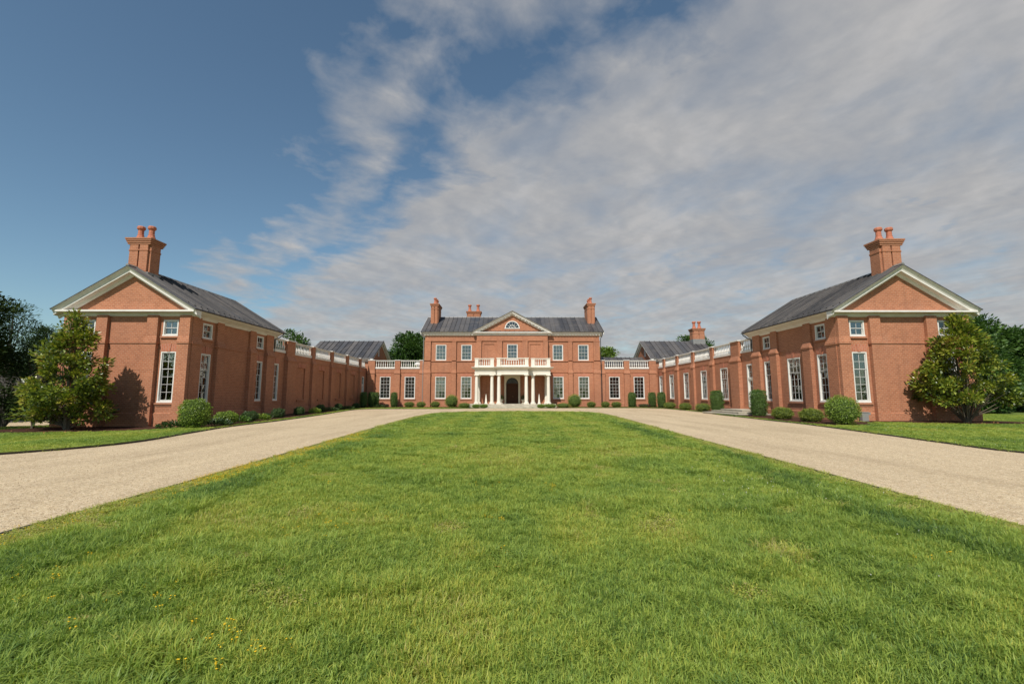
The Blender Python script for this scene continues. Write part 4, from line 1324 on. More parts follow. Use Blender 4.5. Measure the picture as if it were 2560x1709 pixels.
for k in range(6):
    a0, a1 = k * 30 + 2, k * 30 + 28
    g = MB()
    g.add([(0.02 * math.cos(R(a0 + 13)), 0.05, lz + 0.03)] + [(0.93 * math.cos(R(a)), 0.05, lz + 0.93 * math.sin(R(a))) for a in (a0, a0 + 13, a1)], [(0, 1, 2), (0, 2, 3)])
    g.build('pane', 'glass', lwn, T((0, ty, 0)))
MB().box(-lr, lr, 0.12, 0.5, lz - 0.05, lz + lr).build('room_interior', 'room', lwn, T((0, ty, 0)))
# pediment roof
pr = MB()
for s in (-1, 1):
    p = [(s * (PW + 0.08), PYF - 0.04, PZ0), (0, PYF - 0.04, PZ1 + 0.035), (0, 70.0, PZ1 + 0.035), (s * (PW + 0.08), 70.0, PZ0)]
    pr.add(p + [(x, y, z - 0.05) for x, y, z in p], [(0, 1, 2, 3), (4, 7, 6, 5), (0, 4, 5, 1), (2, 6, 7, 3), (3, 7, 4, 0)])
pr.build('pediment_roof', 'roof', house)
# gutter and downpipes
for s in (-1, 1):
    MB().box(s * 5.75, s * 13.1, YE - 0.07, YE + 0.01, ZME - 0.06, ZME + 0.02).build('gutter', 'gutter', house)
for s in (-1, 1):
    m = MB().tube([(s * 12.9, YE - 0.03, 10.55), (s * 12.85, YE + 0.1, 10.2), (s * 12.68, HY - 0.17, 9.7), (s * 12.68, HY - 0.17, 6.6), (s * 12.68, HY - 0.30, 6.2), (s * 12.68, HY - 0.30, 0.2)], [0.05] * 6)
    m.build('downpipe', 'gutter' if s > 0 else 'lead', house)
chimney(house, -11.66, 68.9, 1.12, 3.0, 11.2, 15.35, [(0, -1.0), (0.05, 0.0), (0.0, 1.0)], base=(11.6, 12.3), potscale=1.08)
chimney(house, 11.9, 68.9, 1.12, 3.0, 11.2, 15.42, [(0, -1.0), (-0.05, 0.0), (0.0, 1.0)], base=(11.6, 12.3), potscale=1.08)
chimney(house, -6.36, 75.4, 2.3, 1.2, 8.0, 15.56, [(-0.72, 0.0), (0.68, -0.1)], potscale=1.35)

# ================================================================== portico
port = thing('entrance_portico', 'white columned entrance portico with balustraded balcony in front of the main door', 'portico', (0, 62.5, 0))
ZP = 0.5
st = MB()
st.box(-5.85, 5.85, 61.25, 64.6, -0.3, ZP)
st.box(-2.65, 2.65, 60.55, 61.249, -0.3, ZP)
st.build('platform', 'stone', port)
for k in range(3):
    h1 = ZP - 0.165 * (k + 1) if k < 2 else 0.06
    y0 = 60.55 - 0.36 * (k + 1)
    hw = 2.65 + 0.3 * (k + 1)
    m = MB()
    if k < 2:
        m.box(-hw, hw, y0, 60.549 - 0.36 * k, -0.2, h1)
        for s in (-1, 1):
            m.box(s * hw, s * (hw - 0.3), 60.549 - 0.36 * k, 61.24, -0.2, h1)
        m.build('step', 'stone', port)
m = MB()
m.box(-5.9, -2.96, 60.95, 61.249, -0.2, 0.30).box(2.96, 5.9, 60.95, 61.249, -0.2, 0.30)
m.build('step', 'stone', port)
CSH = [(0.245, 0.0), (0.243, 0.4), (0.24, 1.0), (0.232, 1.9), (0.218, 2.8), (0.205, 3.35)]
_shaft = MB().lathe(CSH, seg=20).mesh('column', 'column', True)
_base = MB().box(-0.34, 0.34, -0.34, 0.34, 0, 0.12).lathe([(0.33, 0.12), (0.345, 0.16), (0.33, 0.205), (0.27, 0.215), (0.285, 0.24), (0.26, 0.27), (0.25, 0.30)], seg=20).mesh('base', 'column')
_cap = MB().lathe([(0.205, 0), (0.225, 0.015), (0.225, 0.04), (0.207, 0.05), (0.207, 0.12), (0.23, 0.13), (0.29, 0.19), (0.30, 0.20)], seg=20).box(-0.32, 0.32, -0.32, 0.32, 0.20, 0.285).mesh('capital', 'column')


def column(x, y):
    c = mobj('column', _shaft, port, T((x, y, ZP + 0.28)))
    mobj('base', _base, c, T((x, y, ZP)))
    mobj('capital', _cap, c, T((x, y, ZP + 0.28 + 3.34)))


for x, y in ((-4.83, 61.75), (-2.75, 61.75), (-1.80, 61.0), (1.86, 61.0), (2.79, 61.75), (4.88, 61.75), (-4.72, 64.1), (4.77, 64.1)):
    column(x, y)
ZA = ZP + 0.28 + 3.34 + 0.286
e = MB()


def entab(x0, x1, y0, y1, dz=0.0):
    """architrave, frieze and cornice around a rectangular bay open at the back"""
    e.box(x0, x1, y0, y1, ZA + dz, ZA + 0.36)
    e.box(x0 - 0.03, x1 + 0.03, y0 - 0.03, y1, ZA + 0.361, ZA + 0.42)
    e.box(x0 + 0.03, x1 - 0.03, y0 + 0.03, y1, ZA + 0.421, ZA + 0.72)
    e.frustum((x0 - 0.05, x1 + 0.05, y0 - 0.05, y1), (x0 - 0.20, x1 + 0.20, y0 - 0.20, y1), ZA + 0.721, ZA + 0.82)
    e.frustum((x0 - 0.27, x1 + 0.27, y0 - 0.27, y1), (x0 - 0.41, x1 + 0.41, y0 - 0.41, y1), ZA + 0.821, ZA + 0.985)
    e.box(x0 - 0.42, x1 + 0.42, y0 - 0.42, y1, ZA + 0.986, ZA + 1.03)


entab(-5.08, 5.13, 61.50, 64.5)
entab(-2.06, 2.12, 60.75, 61.62, 0.004)
e.build('entablature', 'column', port)
MB().quad((-4.9, 61.6, ZA - 0.006), (4.9, 61.6, ZA - 0.006), (4.9, 64.5, ZA - 0.006), (-4.9, 64.5, ZA - 0.006)).build('ceiling', 'stone_trim', port)
ZB = ZA + 1.031
_ped = MB().box(-0.27, 0.27, -0.27, 0.27, 0, 0.26).box(-0.24, 0.24, -0.24, 0.24, 0.26, 1.10).box(-0.29, 0.29, -0.29, 0.29, 1.10, 1.22).mesh('pedestal', 'column')
peds = [(-4.83, 61.75), (-2.75, 61.75), (-1.84, 61.0), (1.90, 61.0), (2.79, 61.75), (4.88, 61.75)]
for x, y in peds:
    mobj('pedestal', _ped, port, T((x, y, ZB)))
for (a, ya), (b, yb), sp in (((-4.83, 61.75), (-2.75, 61.75), 0.31), ((-1.84, 61.0), (1.90, 61.0), 0.335), ((2.79, 61.75), (4.88, 61.75), 0.31)):
    balustrade(port, FRONT(ya), a + 0.27, b - 0.27, ZB, ZB + 0.26, ZB + 1.08, ZB + 1.21, y=0.0, spacing=sp, mat='column')
for x in (-4.83, 4.88):
    mw = T((x, 0, 0)) @ RZ(R(90))
    balustrade(port, mw, 62.05, 64.4, ZB, ZB + 0.26, ZB + 1.08, ZB + 1.21, y=0.0, spacing=0.31, mat='column')

URNS = []
# obelisks and planters in the portico
for s, lab in ((-1, 'slim stone obelisk between the columns left of the front door'), (1, 'slim stone obelisk between the columns right of the front door')):
    m = MB().box(-0.2, 0.2, -0.2, 0.2, 0, 0.10).frustum((-0.15, 0.15, -0.15, 0.15), (-0.035, 0.035, -0.035, 0.035), 0.10, 1.26)
    m.add([(-0.035, -0.035, 1.26), (0.035, -0.035, 1.26), (0.035, 0.035, 1.26), (-0.035, 0.035, 1.26), (0, 0, 1.34)], [(0, 1, 4), (1, 2, 4), (2, 3, 4), (3, 0, 4)])
    o = m.build('obelisk', 'column', None, T((s * 3.62 + 0.03, 62.6, ZP)))
    tag(o, lab, 'obelisk', 'obelisks in the portico')

for s, lab in ((-1, 'stone urn with a dark leafy plant left of the front door'), (1, 'stone urn with a dark leafy plant right of the front door')):
    u = thing('planter_urn', lab, 'planter', (s * 1.5, 63.9, ZP), 'urns flanking the front door')
    MB().box(-0.2, 0.2, -0.2, 0.2, 0, 0.12).lathe([(0.10, 0.12), (0.08, 0.2), (0.12, 0.26), (0.24, 0.42), (0.26, 0.55), (0.29, 0.58), (0.29, 0.62), (0.22, 0.62)], seg=14).build('urn', 'stone', u, T((s * 1.5, 63.9, ZP)), True)
    URNS.append((u, s * 1.5, 63.9))

# right-hand doorway steps
stp = thing('stone_steps', 'pale stone steps up to the white side door of the sunlit wing', 'steps', (19.0, 40, 0))
for k, (xo, ya, yb, h) in enumerate(((18.95, 38.1, 41.9, 0.45), (18.35, 37.5, 42.5, 0.30), (17.75, 36.9, 43.1, 0.15))):
    m = MB()
    m.box(xo, 20.9 if k == 0 else [18.949, 18.349][k - 1], ya, yb, -0.2, h - 0.045)
    m.box(xo - 0.035, 20.9 if k == 0 else [18.949, 18.349][k - 1], ya - 0.035, yb + 0.035, h - 0.044, h)
    if k:
        pa, pb = ((38.1, 41.9), (37.5, 42.5))[k - 1]
        for q0, q1 in ((ya, pa - 0.036), (pb + 0.036, yb)):
            m.box([18.95, 18.35][k - 1], 20.7, q0, q1, -0.2, h - 0.045)
            m.box([18.95, 18.35][k - 1], 20.7, q0 - (0.035 if q0 == ya else 0), q1 + (0.035 if q1 == yb else 0), h - 0.044, h)
    m.build('step', 'stone', stp)

# utility box by the right pavilion
ub = thing('utility_box', 'small grey utility box at the foot of the right pavilion', 'utility box', (21.75, 28.6, 0))
MB().box(-0.2, 0.2, -0.13, 0.13, 0, 0.56).build('cabinet', 'box_metal', ub, T((21.75, 28.62, 0.02)))
MB().box(-0.22, 0.22, -0.15, 0.15, 0, 0.05).build('lid', 'box_metal', ub, T((21.75, 28.62, 0.58)))
MB().box(0.26, 0.42, 0.0, 0.16, 0.42, 0.58).tube([(0.2, 0.05, 0.5), (0.27, 0.06, 0.5)], [0.025, 0.025], 6).build('meter', 'box_metal', ub, T((21.75, 28.6, 0.02)))

# ================================================================== rear corner buildings
def rear_pavilion(s):
    root = thing('rear_pavilion', ['gabled brick pavilion with plain grey roof behind the shaded wing',
                                   'gabled brick pavilion with a chimney behind the sunlit wing'][s > 0], 'pavilion', (s * 25.5, 73.2, 0), 'gabled pavilions behind the wings')
    x0, x1 = 21.1, 30.6
    y0, y1, yr = 68.2, 78.2, 73.2
    ze, zr = 7.15, 10.35
    m = MB()
    m.quad((s * x0, y0, -0.3), (s * x1, y0, -0.3), (s * x1, y0, 7.2), (s * x0, y0, 7.2))
    m.quad((s * x0, y1, -0.3), (s * x1, y1, -0.3), (s * x1, y1, 7.2), (s * x0, y1, 7.2))
    for x in (x0, x1):
        m.add([(s * x, y0, -0.3), (s * x, y1, -0.3), (s * x, y1, 7.2), (s * x, yr, 7.2 + 2.95), (s * x, y0, 7.2)], [(0, 1, 2, 3, 4)])
    m.build('wall', 'brick', root)
    ya, yb = y0 - 0.6, y1 + 0.6
    xa, xb = x0 - 0.4, x1 + 0.4
    deck = MB()
    for yy in (ya, yb):
        p = [(s * xa, yy, ze), (s * xb, yy, ze), (s * xb, yr, zr), (s * xa, yr, zr)]
        deck.add(p + [(x, y, z - 0.07) for x, y, z in p], [(0, 1, 2, 3), (4, 7, 6, 5), (0, 4, 5, 1), (1, 5, 6, 2), (3, 7, 4, 0)])
    roof = deck.build('roof', 'roof', root)
    roof_slope(roof, (min(s * xa, s * xb), ya, ze), (1, 0, 0), xb - xa, (0, yr - ya, zr - ze), 0.78)
    rp = [(0.42, 0.0), (0.40, 0.06), (0.30, 0.18), (0.28, 0.32), (0.08, 0.36), (0.05, 0.55), (0.0, 0.56), (0.0, 0.0)]
    c = MB()
    for yy in (ya, yb):
        c.sweep(rp, (s * x0, yy, ze - 0.075), (s * x0, yr, zr - 0.075), (-s, 0, 0))
    c.sweep(EAVE, (s * (x0 - 0.35), y0, ze - 0.03), (s * x1, y0, ze - 0.03), (0, -1, 0))
    c.build('cornice', 'trim', root)
    # arched gable window
    lw = MB()
    pts = [(0.30 * math.cos(R(a)), 8.55 + 0.30 * math.sin(R(a))) for a in range(0, 181, 20)] + [(-0.30, 7.75), (0.30, 7.75)]
    lw.prism(pts, -0.05, 0.05)
    C = COURT_L(-x0) if s < 0 else COURT_R(x0)
    gw = lw.build('gable_window', 'casing', root, C @ T(((1 if s < 0 else -1) * 71.8, 0, 0)))
    MB().prism([(x * 0.7, 8.2 + (z - 8.2) * 0.8) for x, z in pts], -0.06, 0.0).build('pane', 'blind', gw, C @ T(((1 if s < 0 else -1) * 71.8, 0, 0)))
    if s > 0:
        chimney(root, 30.0, 73.0, 1.9, 1.5, 8.6, 12.35, [(-0.45, 0), (0.35, -0.1)], base=(9.4, 10.6), potscale=1.35)
    return root


rear_pavilion(-1)
rear_pavilion(1)
rw = thing('rear_wing', 'low dark roofed range behind the link wing right of the main house', 'wing', (17, 73, 0))
MB().box(12.9, 21.0, 70.6, 76.0, -0.2, 6.2).build('wall', 'brick', rw)
dk = MB()
for yy in (70.2, 76.4):
    dk.quad((12.9, yy, 6.2), (21.0, yy, 6.2), (21.0, 73.3, 7.75), (12.9, 73.3, 7.75))
rr = dk.build('roof', 'roof', rw)
roof_slope(rr, (12.9, 70.2, 6.2), (1, 0, 0), 8.1, (0, 3.1, 1.55), 0.7, guards=False)
# white hoods on the flat roof behind the left balustrade
for i, x in enumerate((-13.95, -13.35)):
    m = MB().lathe([(0.16, 0.0), (0.16, 0.55), (0.34, 0.60), (0.40, 0.78), (0.34, 0.95), (0.18, 1.04), (0.02, 1.06)], seg=14)
    o = m.build('roof_vent', 'white_hood', None, T((x, 67.2, 5.45)), True)
    tag(o, ['white domed roof vent behind the balustrade, the one farther from the mansion', 'white domed roof vent behind the balustrade, the one nearer the mansion'][i], 'roof vent', 'white roof vents behind the left balustrade')

# ================================================================== vegetation kit
def leaf_mesh(name, P, D, Nn, L, W, rnd, mat, fold=0.18):
    """one folded diamond per leaf; rnd is stored per face"""
    N = len(P)
    D = D / (np.linalg.norm(D, axis=1, keepdims=True) + 1e-9)
    S = np.cross(D, Nn)
    S /= (np.linalg.norm(S, axis=1, keepdims=True) + 1e-9)
    Up = np.cross(S, D)
    L = L[:, None]; W = W[:, None]
    v = np.empty((N, 4, 3), np.float32)
    v[:, 0] = P
    v[:, 1] = P + D * L * 0.52 + S * W * 0.5 + Up * W * fold
    v[:, 2] = P + D * L
    v[:, 3] = P + D * L * 0.52 - S * W * 0.5 + Up * W * fold
    me = bpy.data.meshes.new(name)
    me.vertices.add(N * 4)
    me.vertices.foreach_set('co', v.reshape(-1))
    me.loops.add(N * 4)
    me.loops.foreach_set('vertex_index', np.arange(N * 4, dtype=np.int32))
    me.polygons.add(N)
    me.polygons.foreach_set('loop_start', np.arange(0, N * 4, 4, dtype=np.int32))
    me.update()
    a = me.attributes.new('rnd', 'FLOAT', 'FACE')
    a.data.foreach_set('value', np.asarray(rnd, np.float32))
    me.materials.append(M[mat])
    return me


def unit(n, rng):
    v = rng.normal(size=(n, 3))
    return v / np.linalg.norm(v, axis=1, keepdims=True)


_ng = {}


def vnoise(x, y, scale, seed):
    """smooth value noise 0..1 in numpy"""
    if seed not in _ng:
        _ng[seed] = np.random.default_rng(seed).random((256, 256))
    g = _ng[seed]
    x = np.asarray(x) * scale + 57.3; y = np.asarray(y) * scale + 91.7
    xi = np.floor(x).astype(int); yi = np.floor(y).astype(int)
    fx = x - xi; fy = y - yi
    fx = fx * fx * (3 - 2 * fx); fy = fy * fy * (3 - 2 * fy)
    a = g[xi % 256, yi % 256]; b = g[(xi + 1) % 256, yi % 256]
    c = g[xi % 256, (yi + 1) % 256]; d = g[(xi + 1) % 256, (yi + 1) % 256]
    return (a * (1 - fx) + b * fx) * (1 - fy) + (c * (1 - fx) + d * fx) * fy


def fbm(x, y, scale, seed, o=3):
    t = 0; amp = 1; tot = 0
    for k in range(o):
        t = t + amp * vnoise(x, y, scale * 2 ** k, seed + k); tot += amp; amp *= 0.5
    return t / tot


# ------------------------------------------------------------------ clipped shrubs
def shape_point(kind, d):
    """surface point for direction d on a unit shrub: base at z=0, height 1, radius 0.5"""
    x, y, z = d[:, 0], d[:, 1], d[:, 2]
    if kind == 'column':
        p = 6.0
    elif kind == 'mound':
        p = 2.7
    else:
        p = 2.3
    k = (np.abs(x) ** 2 + np.abs(y) ** 2) ** (p / 2) + np.abs(z) ** p
    r = k ** (-1 / p)
    q = d * r[:, None]
    out = q * np.array([0.5, 0.5, 0.5]) + np.array([0, 0, 0.5])
    low = out[:, 2] < 0.35
    taper = {'ball': 0.18, 'mound': 0.22, 'column': 0.06}.get(kind, 0.15)
    f = 1 - taper * np.clip((0.35 - out[:, 2]) / 0.35, 0, 1) ** 1.3
    out[:, 0] *= f; out[:, 1] *= f
    return out


def shrub_mesh(kind, w, h, n, leaf, mat, seed):
    rng = np.random.default_rng(seed)
    d = unit(n, rng)
    d = d[d[:, 2] > -0.92]
    P = shape_point(kind, d) * np.array([w, w, h])
    b = vnoise(P[:, 0] * 1.0 + 7 * d[:, 2], P[:, 1] * 1.0 + P[:, 2], 3.6, 11 + seed % 5) - 0.5
    b2 = vnoise(P[:, 0] + 3 * P[:, 2], P[:, 1] - 2 * P[:, 2], 9.0, 17 + seed % 5) - 0.5
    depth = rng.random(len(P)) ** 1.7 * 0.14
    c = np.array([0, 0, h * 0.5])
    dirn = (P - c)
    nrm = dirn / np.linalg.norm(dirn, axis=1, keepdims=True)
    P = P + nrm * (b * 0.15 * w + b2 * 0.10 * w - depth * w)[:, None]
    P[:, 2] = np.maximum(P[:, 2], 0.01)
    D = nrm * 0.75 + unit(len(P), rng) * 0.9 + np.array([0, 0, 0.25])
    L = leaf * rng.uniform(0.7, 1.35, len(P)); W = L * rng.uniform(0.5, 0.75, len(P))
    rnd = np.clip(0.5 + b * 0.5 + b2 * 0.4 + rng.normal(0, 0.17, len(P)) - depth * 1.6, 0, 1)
    return leaf_mesh('foliage', P, D, nrm + unit(len(P), rng) * 0.6, L, W, rnd, mat)


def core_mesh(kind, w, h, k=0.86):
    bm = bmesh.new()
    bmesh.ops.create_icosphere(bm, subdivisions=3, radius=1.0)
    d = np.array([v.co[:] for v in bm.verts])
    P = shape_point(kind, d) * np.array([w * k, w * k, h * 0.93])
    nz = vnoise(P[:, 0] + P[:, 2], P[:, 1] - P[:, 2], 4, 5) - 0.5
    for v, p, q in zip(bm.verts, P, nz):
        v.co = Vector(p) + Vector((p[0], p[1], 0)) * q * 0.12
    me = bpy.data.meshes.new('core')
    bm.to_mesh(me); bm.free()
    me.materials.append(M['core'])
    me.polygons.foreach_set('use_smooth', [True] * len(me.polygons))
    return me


_sh = {}


def shrub(name, kind, x, y, w, h, mat, label, cat='shrub', group=None, leaf=0.055, n=None):
    n = n or int(min(9000, 2600 + 2300 * w * h * (1.4 if kind == 'column' else 1)))
    key = (kind, mat, round(w, 1), round(h, 1), n)
    var = random.randint(0, 1)
    if (key, var) not in _sh:
        _sh[(key, var)] = (shrub_mesh(kind, w, h, n, leaf, mat, 100 + len(_sh)), core_mesh(kind, w, h))
    fm, cm = _sh[(key, var)]
    root = thing(name, label, cat, (x, y, gz(x, y) + 0.03), group)
    m = T((x, y, gz(x, y) + 0.03)) @ RZ(random.uniform(0, 6.28))
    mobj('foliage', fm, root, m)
    mobj('dark_core', cm, root, m)
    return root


# the clipped planting along the left wing
gL, gR, gM = 'clipped shrubs along the shaded wing', 'clipped shrubs along the sunlit wing', 'clipped shrubs along the house front'
shrub('boxwood_ball', 'ball', -16.3, 23.4, 1.36, 1.42, 'box_leaf', 'largest bright green boxwood ball at the corner of the left pavilion', group=gL, n=9000)
shrub('boxwood_mound', 'mound', -16.5, 26.3, 1.08, 0.68, 'box_leaf', 'low green boxwood mound just behind the big ball on the left', group=gL, n=6000)
for (x, y, w_, h_, lab) in (
        (-16.75, 29.2, 1.05, 0.68, 'dark rounded shrub by the second tall window of the left pavilion'),
        (-17.35, 32.3, 0.6, 0.42, 'smallest dark shrub in the shade below the left pavilion wall'),
        (-17.7, 34.6, 1.05, 0.74, 'dark rounded shrub below the last tall window of the shaded wall'),
        (-18.1, 38.9, 0.95, 0.74, 'dark rounded shrub beside the wide pier of the shaded wing'),
        (-18.6, 44.4, 0.9, 0.80, 'dark rounded shrub below the first blind bay of the shaded wing'),
        (-19.1, 50.4, 1.0, 0.78, 'dark rounded shrub below the second blind bay of the shaded wing'),
        (-19.6, 57.6, 1.1, 0.66, 'dark rounded shrub near the far door of the shaded wing')):
    shrub('rounded_shrub', 'mound', x, y, w_ * 0.85, h_ * 0.92, 'dark_leaf', lab, group=gL, n=3200)
for (x, y, lab, w_) in (
        (-19.85, 61.3, 'clipped column shrub in shade, closest to the far white door', 0.95),
        (-19.35, 63.0, 'clipped column shrub in the shaded court corner, middle of three', 0.8),
        (-18.95, 63.9, 'clipped column shrub half lit at the edge of the corner shadow', 0.85)):
    shrub('column_shrub', 'column', x, y, w_, 2.0, 'column_leaf', lab, group=gL, leaf=0.06, n=5000)
shrub('column_shrub', 'column', -16.45, 63.9, 0.9, 2.0, 'column_leaf', 'clipped column shrub between the two windows of the left link wing', group=gM, leaf=0.06, n=5000)
shrub('burgundy_shrub', 'mound', -17.35, 63.2, 0.75, 0.42, 'burgundy', 'tiny burgundy shrub left of a clipped column under the left link window', group=gM, n=1500)
for (x, y, w_, h_, lab) in (
        (-14.15, 63.2, 1.3, 0.72, 'green mound shrub under the window nearest the mansion in the left link wing'),
        (-12.55, 63.2, 1.22, 0.72, 'green mound shrub at the left corner of the mansion'),
        (-10.6, 63.2, 1.25, 0.76, 'green mound shrub under the leftmost mansion window')):
    shrub('mound_shrub', 'mound', x, y, w_, h_, 'mound_leaf', lab, group=gM, n=3500)
shrub('boxwood_ball', 'ball', -8.35, 63.3, 1.75, 1.62, 'box_leaf', 'boxwood ball left of the portico against the mansion wall', group=gM, n=6000)
shrub('low_shrub', 'mound', -6.35, 60.6, 1.45, 0.62, 'mound_leaf', 'low yellow-green shrub left of the portico platform', group=gM, n=3000)
shrub('low_shrub', 'mound', -4.75, 60.15, 1.05, 0.45, 'box_leaf', 'low green shrub left of the entrance steps, outer of two', group=gM, n=2400)
shrub('low_shrub', 'mound', -3.75, 60.1, 1.15, 0.45, 'box_leaf', 'low green shrub touching the left end of the entrance steps', group=gM, n=2400)
shrub('low_shrub', 'mound', 3.75, 60.1, 1.05, 0.50, 'box_leaf', 'low green shrub touching the right end of the entrance steps', group=gM, n=2400)
shrub('low_shrub', 'mound', 5.0, 60.2, 1.45, 0.52, 'box_leaf', 'low green shrub right of the entrance steps, outer of two', group=gM, n=2600)
shrub('low_shrub', 'mound', 6.75, 60.6, 1.75, 0.58, 'mound_leaf', 'low yellow-green shrub right of the portico platform', group=gM, n=3200)
shrub('boxwood_ball', 'ball', 8.6, 63.2, 1.85, 1.70, 'box_leaf', 'bright boxwood ball right of the portico against the mansion wall', group=gM, n=6500)
for (x, y, w_, h_, lab) in (
        (10.9, 63.3, 1.15, 0.72, 'green mound shrub under the rightmost mansion window'),
        (12.85, 63.3, 1.13, 0.70, 'green mound shrub at the right corner of the mansion'),
        (14.35, 63.3, 1.3, 0.74, 'green mound shrub under the window nearest the mansion in the right link wing')):
    shrub('mound_shrub', 'mound', x, y, w_, h_, 'mound_leaf', lab, group=gM, n=3500)
shrub('column_shrub', 'column', 16.7, 63.9, 1.08, 2.0, 'column_leaf', 'clipped column shrub between the two windows of the right link wing', group=gM, leaf=0.06, n=5500)
shrub('burgundy_shrub', 'mound', 18.2, 63.2, 1.6, 0.46, 'burgundy', 'low burgundy shrub under the outer window of the right link wing', group=gM, n=2500)
shrub('column_shrub', 'column', 19.45, 63.7, 1.05, 2.0, 'column_leaf', 'clipped column shrub in the sunlit court corner beside a burgundy shrub', group=gM, leaf=0.06, n=5500)
shrub('column_shrub', 'column', 19.85, 61.0, 1.1, 1.98, 'column_leaf', 'clipped column shrub at the far end of the sunlit wing', group=gR, leaf=0.06, n=5500)
for (x, y, w_, h_, lab) in (
        (19.55, 57.0, 1.35, 0.74, 'green mound shrub farthest along the sunlit wing'),
        (19.4, 51.6, 1.3, 0.74, 'green mound shrub midway along the sunlit wing'),
        (19.2, 46.4, 1.4, 0.78, 'green mound shrub just beyond the side steps on the right')):
    shrub('mound_shrub', 'mound', x, y, w_, h_, 'mound_leaf', lab, group=gR, n=4000)
shrub('column_shrub', 'column', 19.35, 43.5, 1.15, 2.05, 'column_leaf', 'tall clipped column shrub on the far side of the stone side steps', group=gR, leaf=0.055, n=8000)
shrub('column_shrub', 'column', 19.15, 35.9, 1.2, 2.0, 'column_leaf', 'tall clipped column shrub on the near side of the stone side steps', group=gR, leaf=0.055, n=9000)
shrub('boxwood_mound', 'mound', 18.2, 31.2, 1.2, 0.76, 'mound_leaf', 'wide low boxwood mound beside the near column shrub on the right', group=gR, n=7000)
shrub('boxwood_mound', 'mound', 18.1, 28.1, 1.2, 0.76, 'mound_leaf', 'wide low boxwood mound next to the big ball on the right', group=gR, n=7000)
shrub('boxwood_ball', 'ball', 18.3, 25.7, 1.6, 1.5, 'box_leaf', 'largest boxwood ball at the corner of the right pavilion', group=gR, n=10000)


# loose ground plants in the left bed
def tuft_plant(x, y, w_, h_, label, mat='dark_leaf', n=700, seed=0):
    rng = np.random.default_rng(seed)
    a = rng.uniform(0, 6.28, n); r = np.sqrt(rng.random(n)) * w_ / 2
    z = rng.random(n) ** 0.7 * h_ * (1 - 0.6 * (r / (w_ / 2)) ** 2)
    P = np.stack([r * np.cos(a), r * np.sin(a), z], 1)
    D = np.stack([np.cos(a) * 0.8, np.sin(a) * 0.8, np.full(n, 0.5)], 1) + unit(n, rng) * 0.5
    me = leaf_mesh('leafy_plant', P, D, unit(n, rng) + np.array([0, 0, 1.2]), rng.uniform(0.10, 0.2, n), rng.uniform(0.035, 0.07, n), rng.random(n), mat)
    o = mobj('leafy_plant', me, None, T((x, y, gz(x, y) + 0.04)))
    return tag(o, label, 'plant', 'loose leafy plants in the beds')


tuft_plant(-17.7, 23.9, 1.3, 0.38, 'loose leafy plant left of the big boxwood ball', seed=1)
tuft_plant(-16.2, 24.85, 1.5, 0.36, 'loose leafy plant between the big boxwood ball and the low mound', seed=2)
tuft_plant(-16.45, 27.6, 1.1, 0.40, 'loose leafy plant between the low mound and the first dark shrub', 'column_leaf', seed=3)
tuft_plant(-16.6, 30.3, 0.9, 0.42, 'pale leafy plant beyond the first dark shrub on the left', 'box_leaf', 500, seed=4)
tuft_plant(-18.1, 42.0, 1.0, 0.5, 'bright leafy plant under the pier of the shaded wing', 'box_leaf', 500, seed=5)
tuft_plant(-18.8, 47.4, 1.6, 0.40, 'loose leafy plant between blind bays of the shaded wing', seed=6)
tuft_plant(-19.4, 54.0, 1.6, 0.40, 'loose leafy plant beyond the middle of the shaded wing', seed=7)
tuft_plant(-18.0, 62.2, 1.4, 0.35, 'loose leafy plant in front of the corner column shrubs', seed=8)


for u, ux, uy in URNS:
    rng_ = np.random.default_rng(int(ux * 10) + 60)
    n_ = 420
    d_ = unit(n_, rng_)
    P_ = d_ * (rng_.random((n_, 1)) ** 0.4) * np.array([0.3, 0.3, 0.33]) + np.array([0, 0, 0.85])
    mobj('foliage', leaf_mesh('foliage', P_, d_ + unit(n_, rng_) * 0.6, unit(n_, rng_) + np.array([0, 0, 1.0]), rng_.uniform(0.07, 0.14, n_), rng_.uniform(0.04, 0.07, n_), rng_.random(n_), 'dark_leaf'), u, T((ux, uy, ZP)))


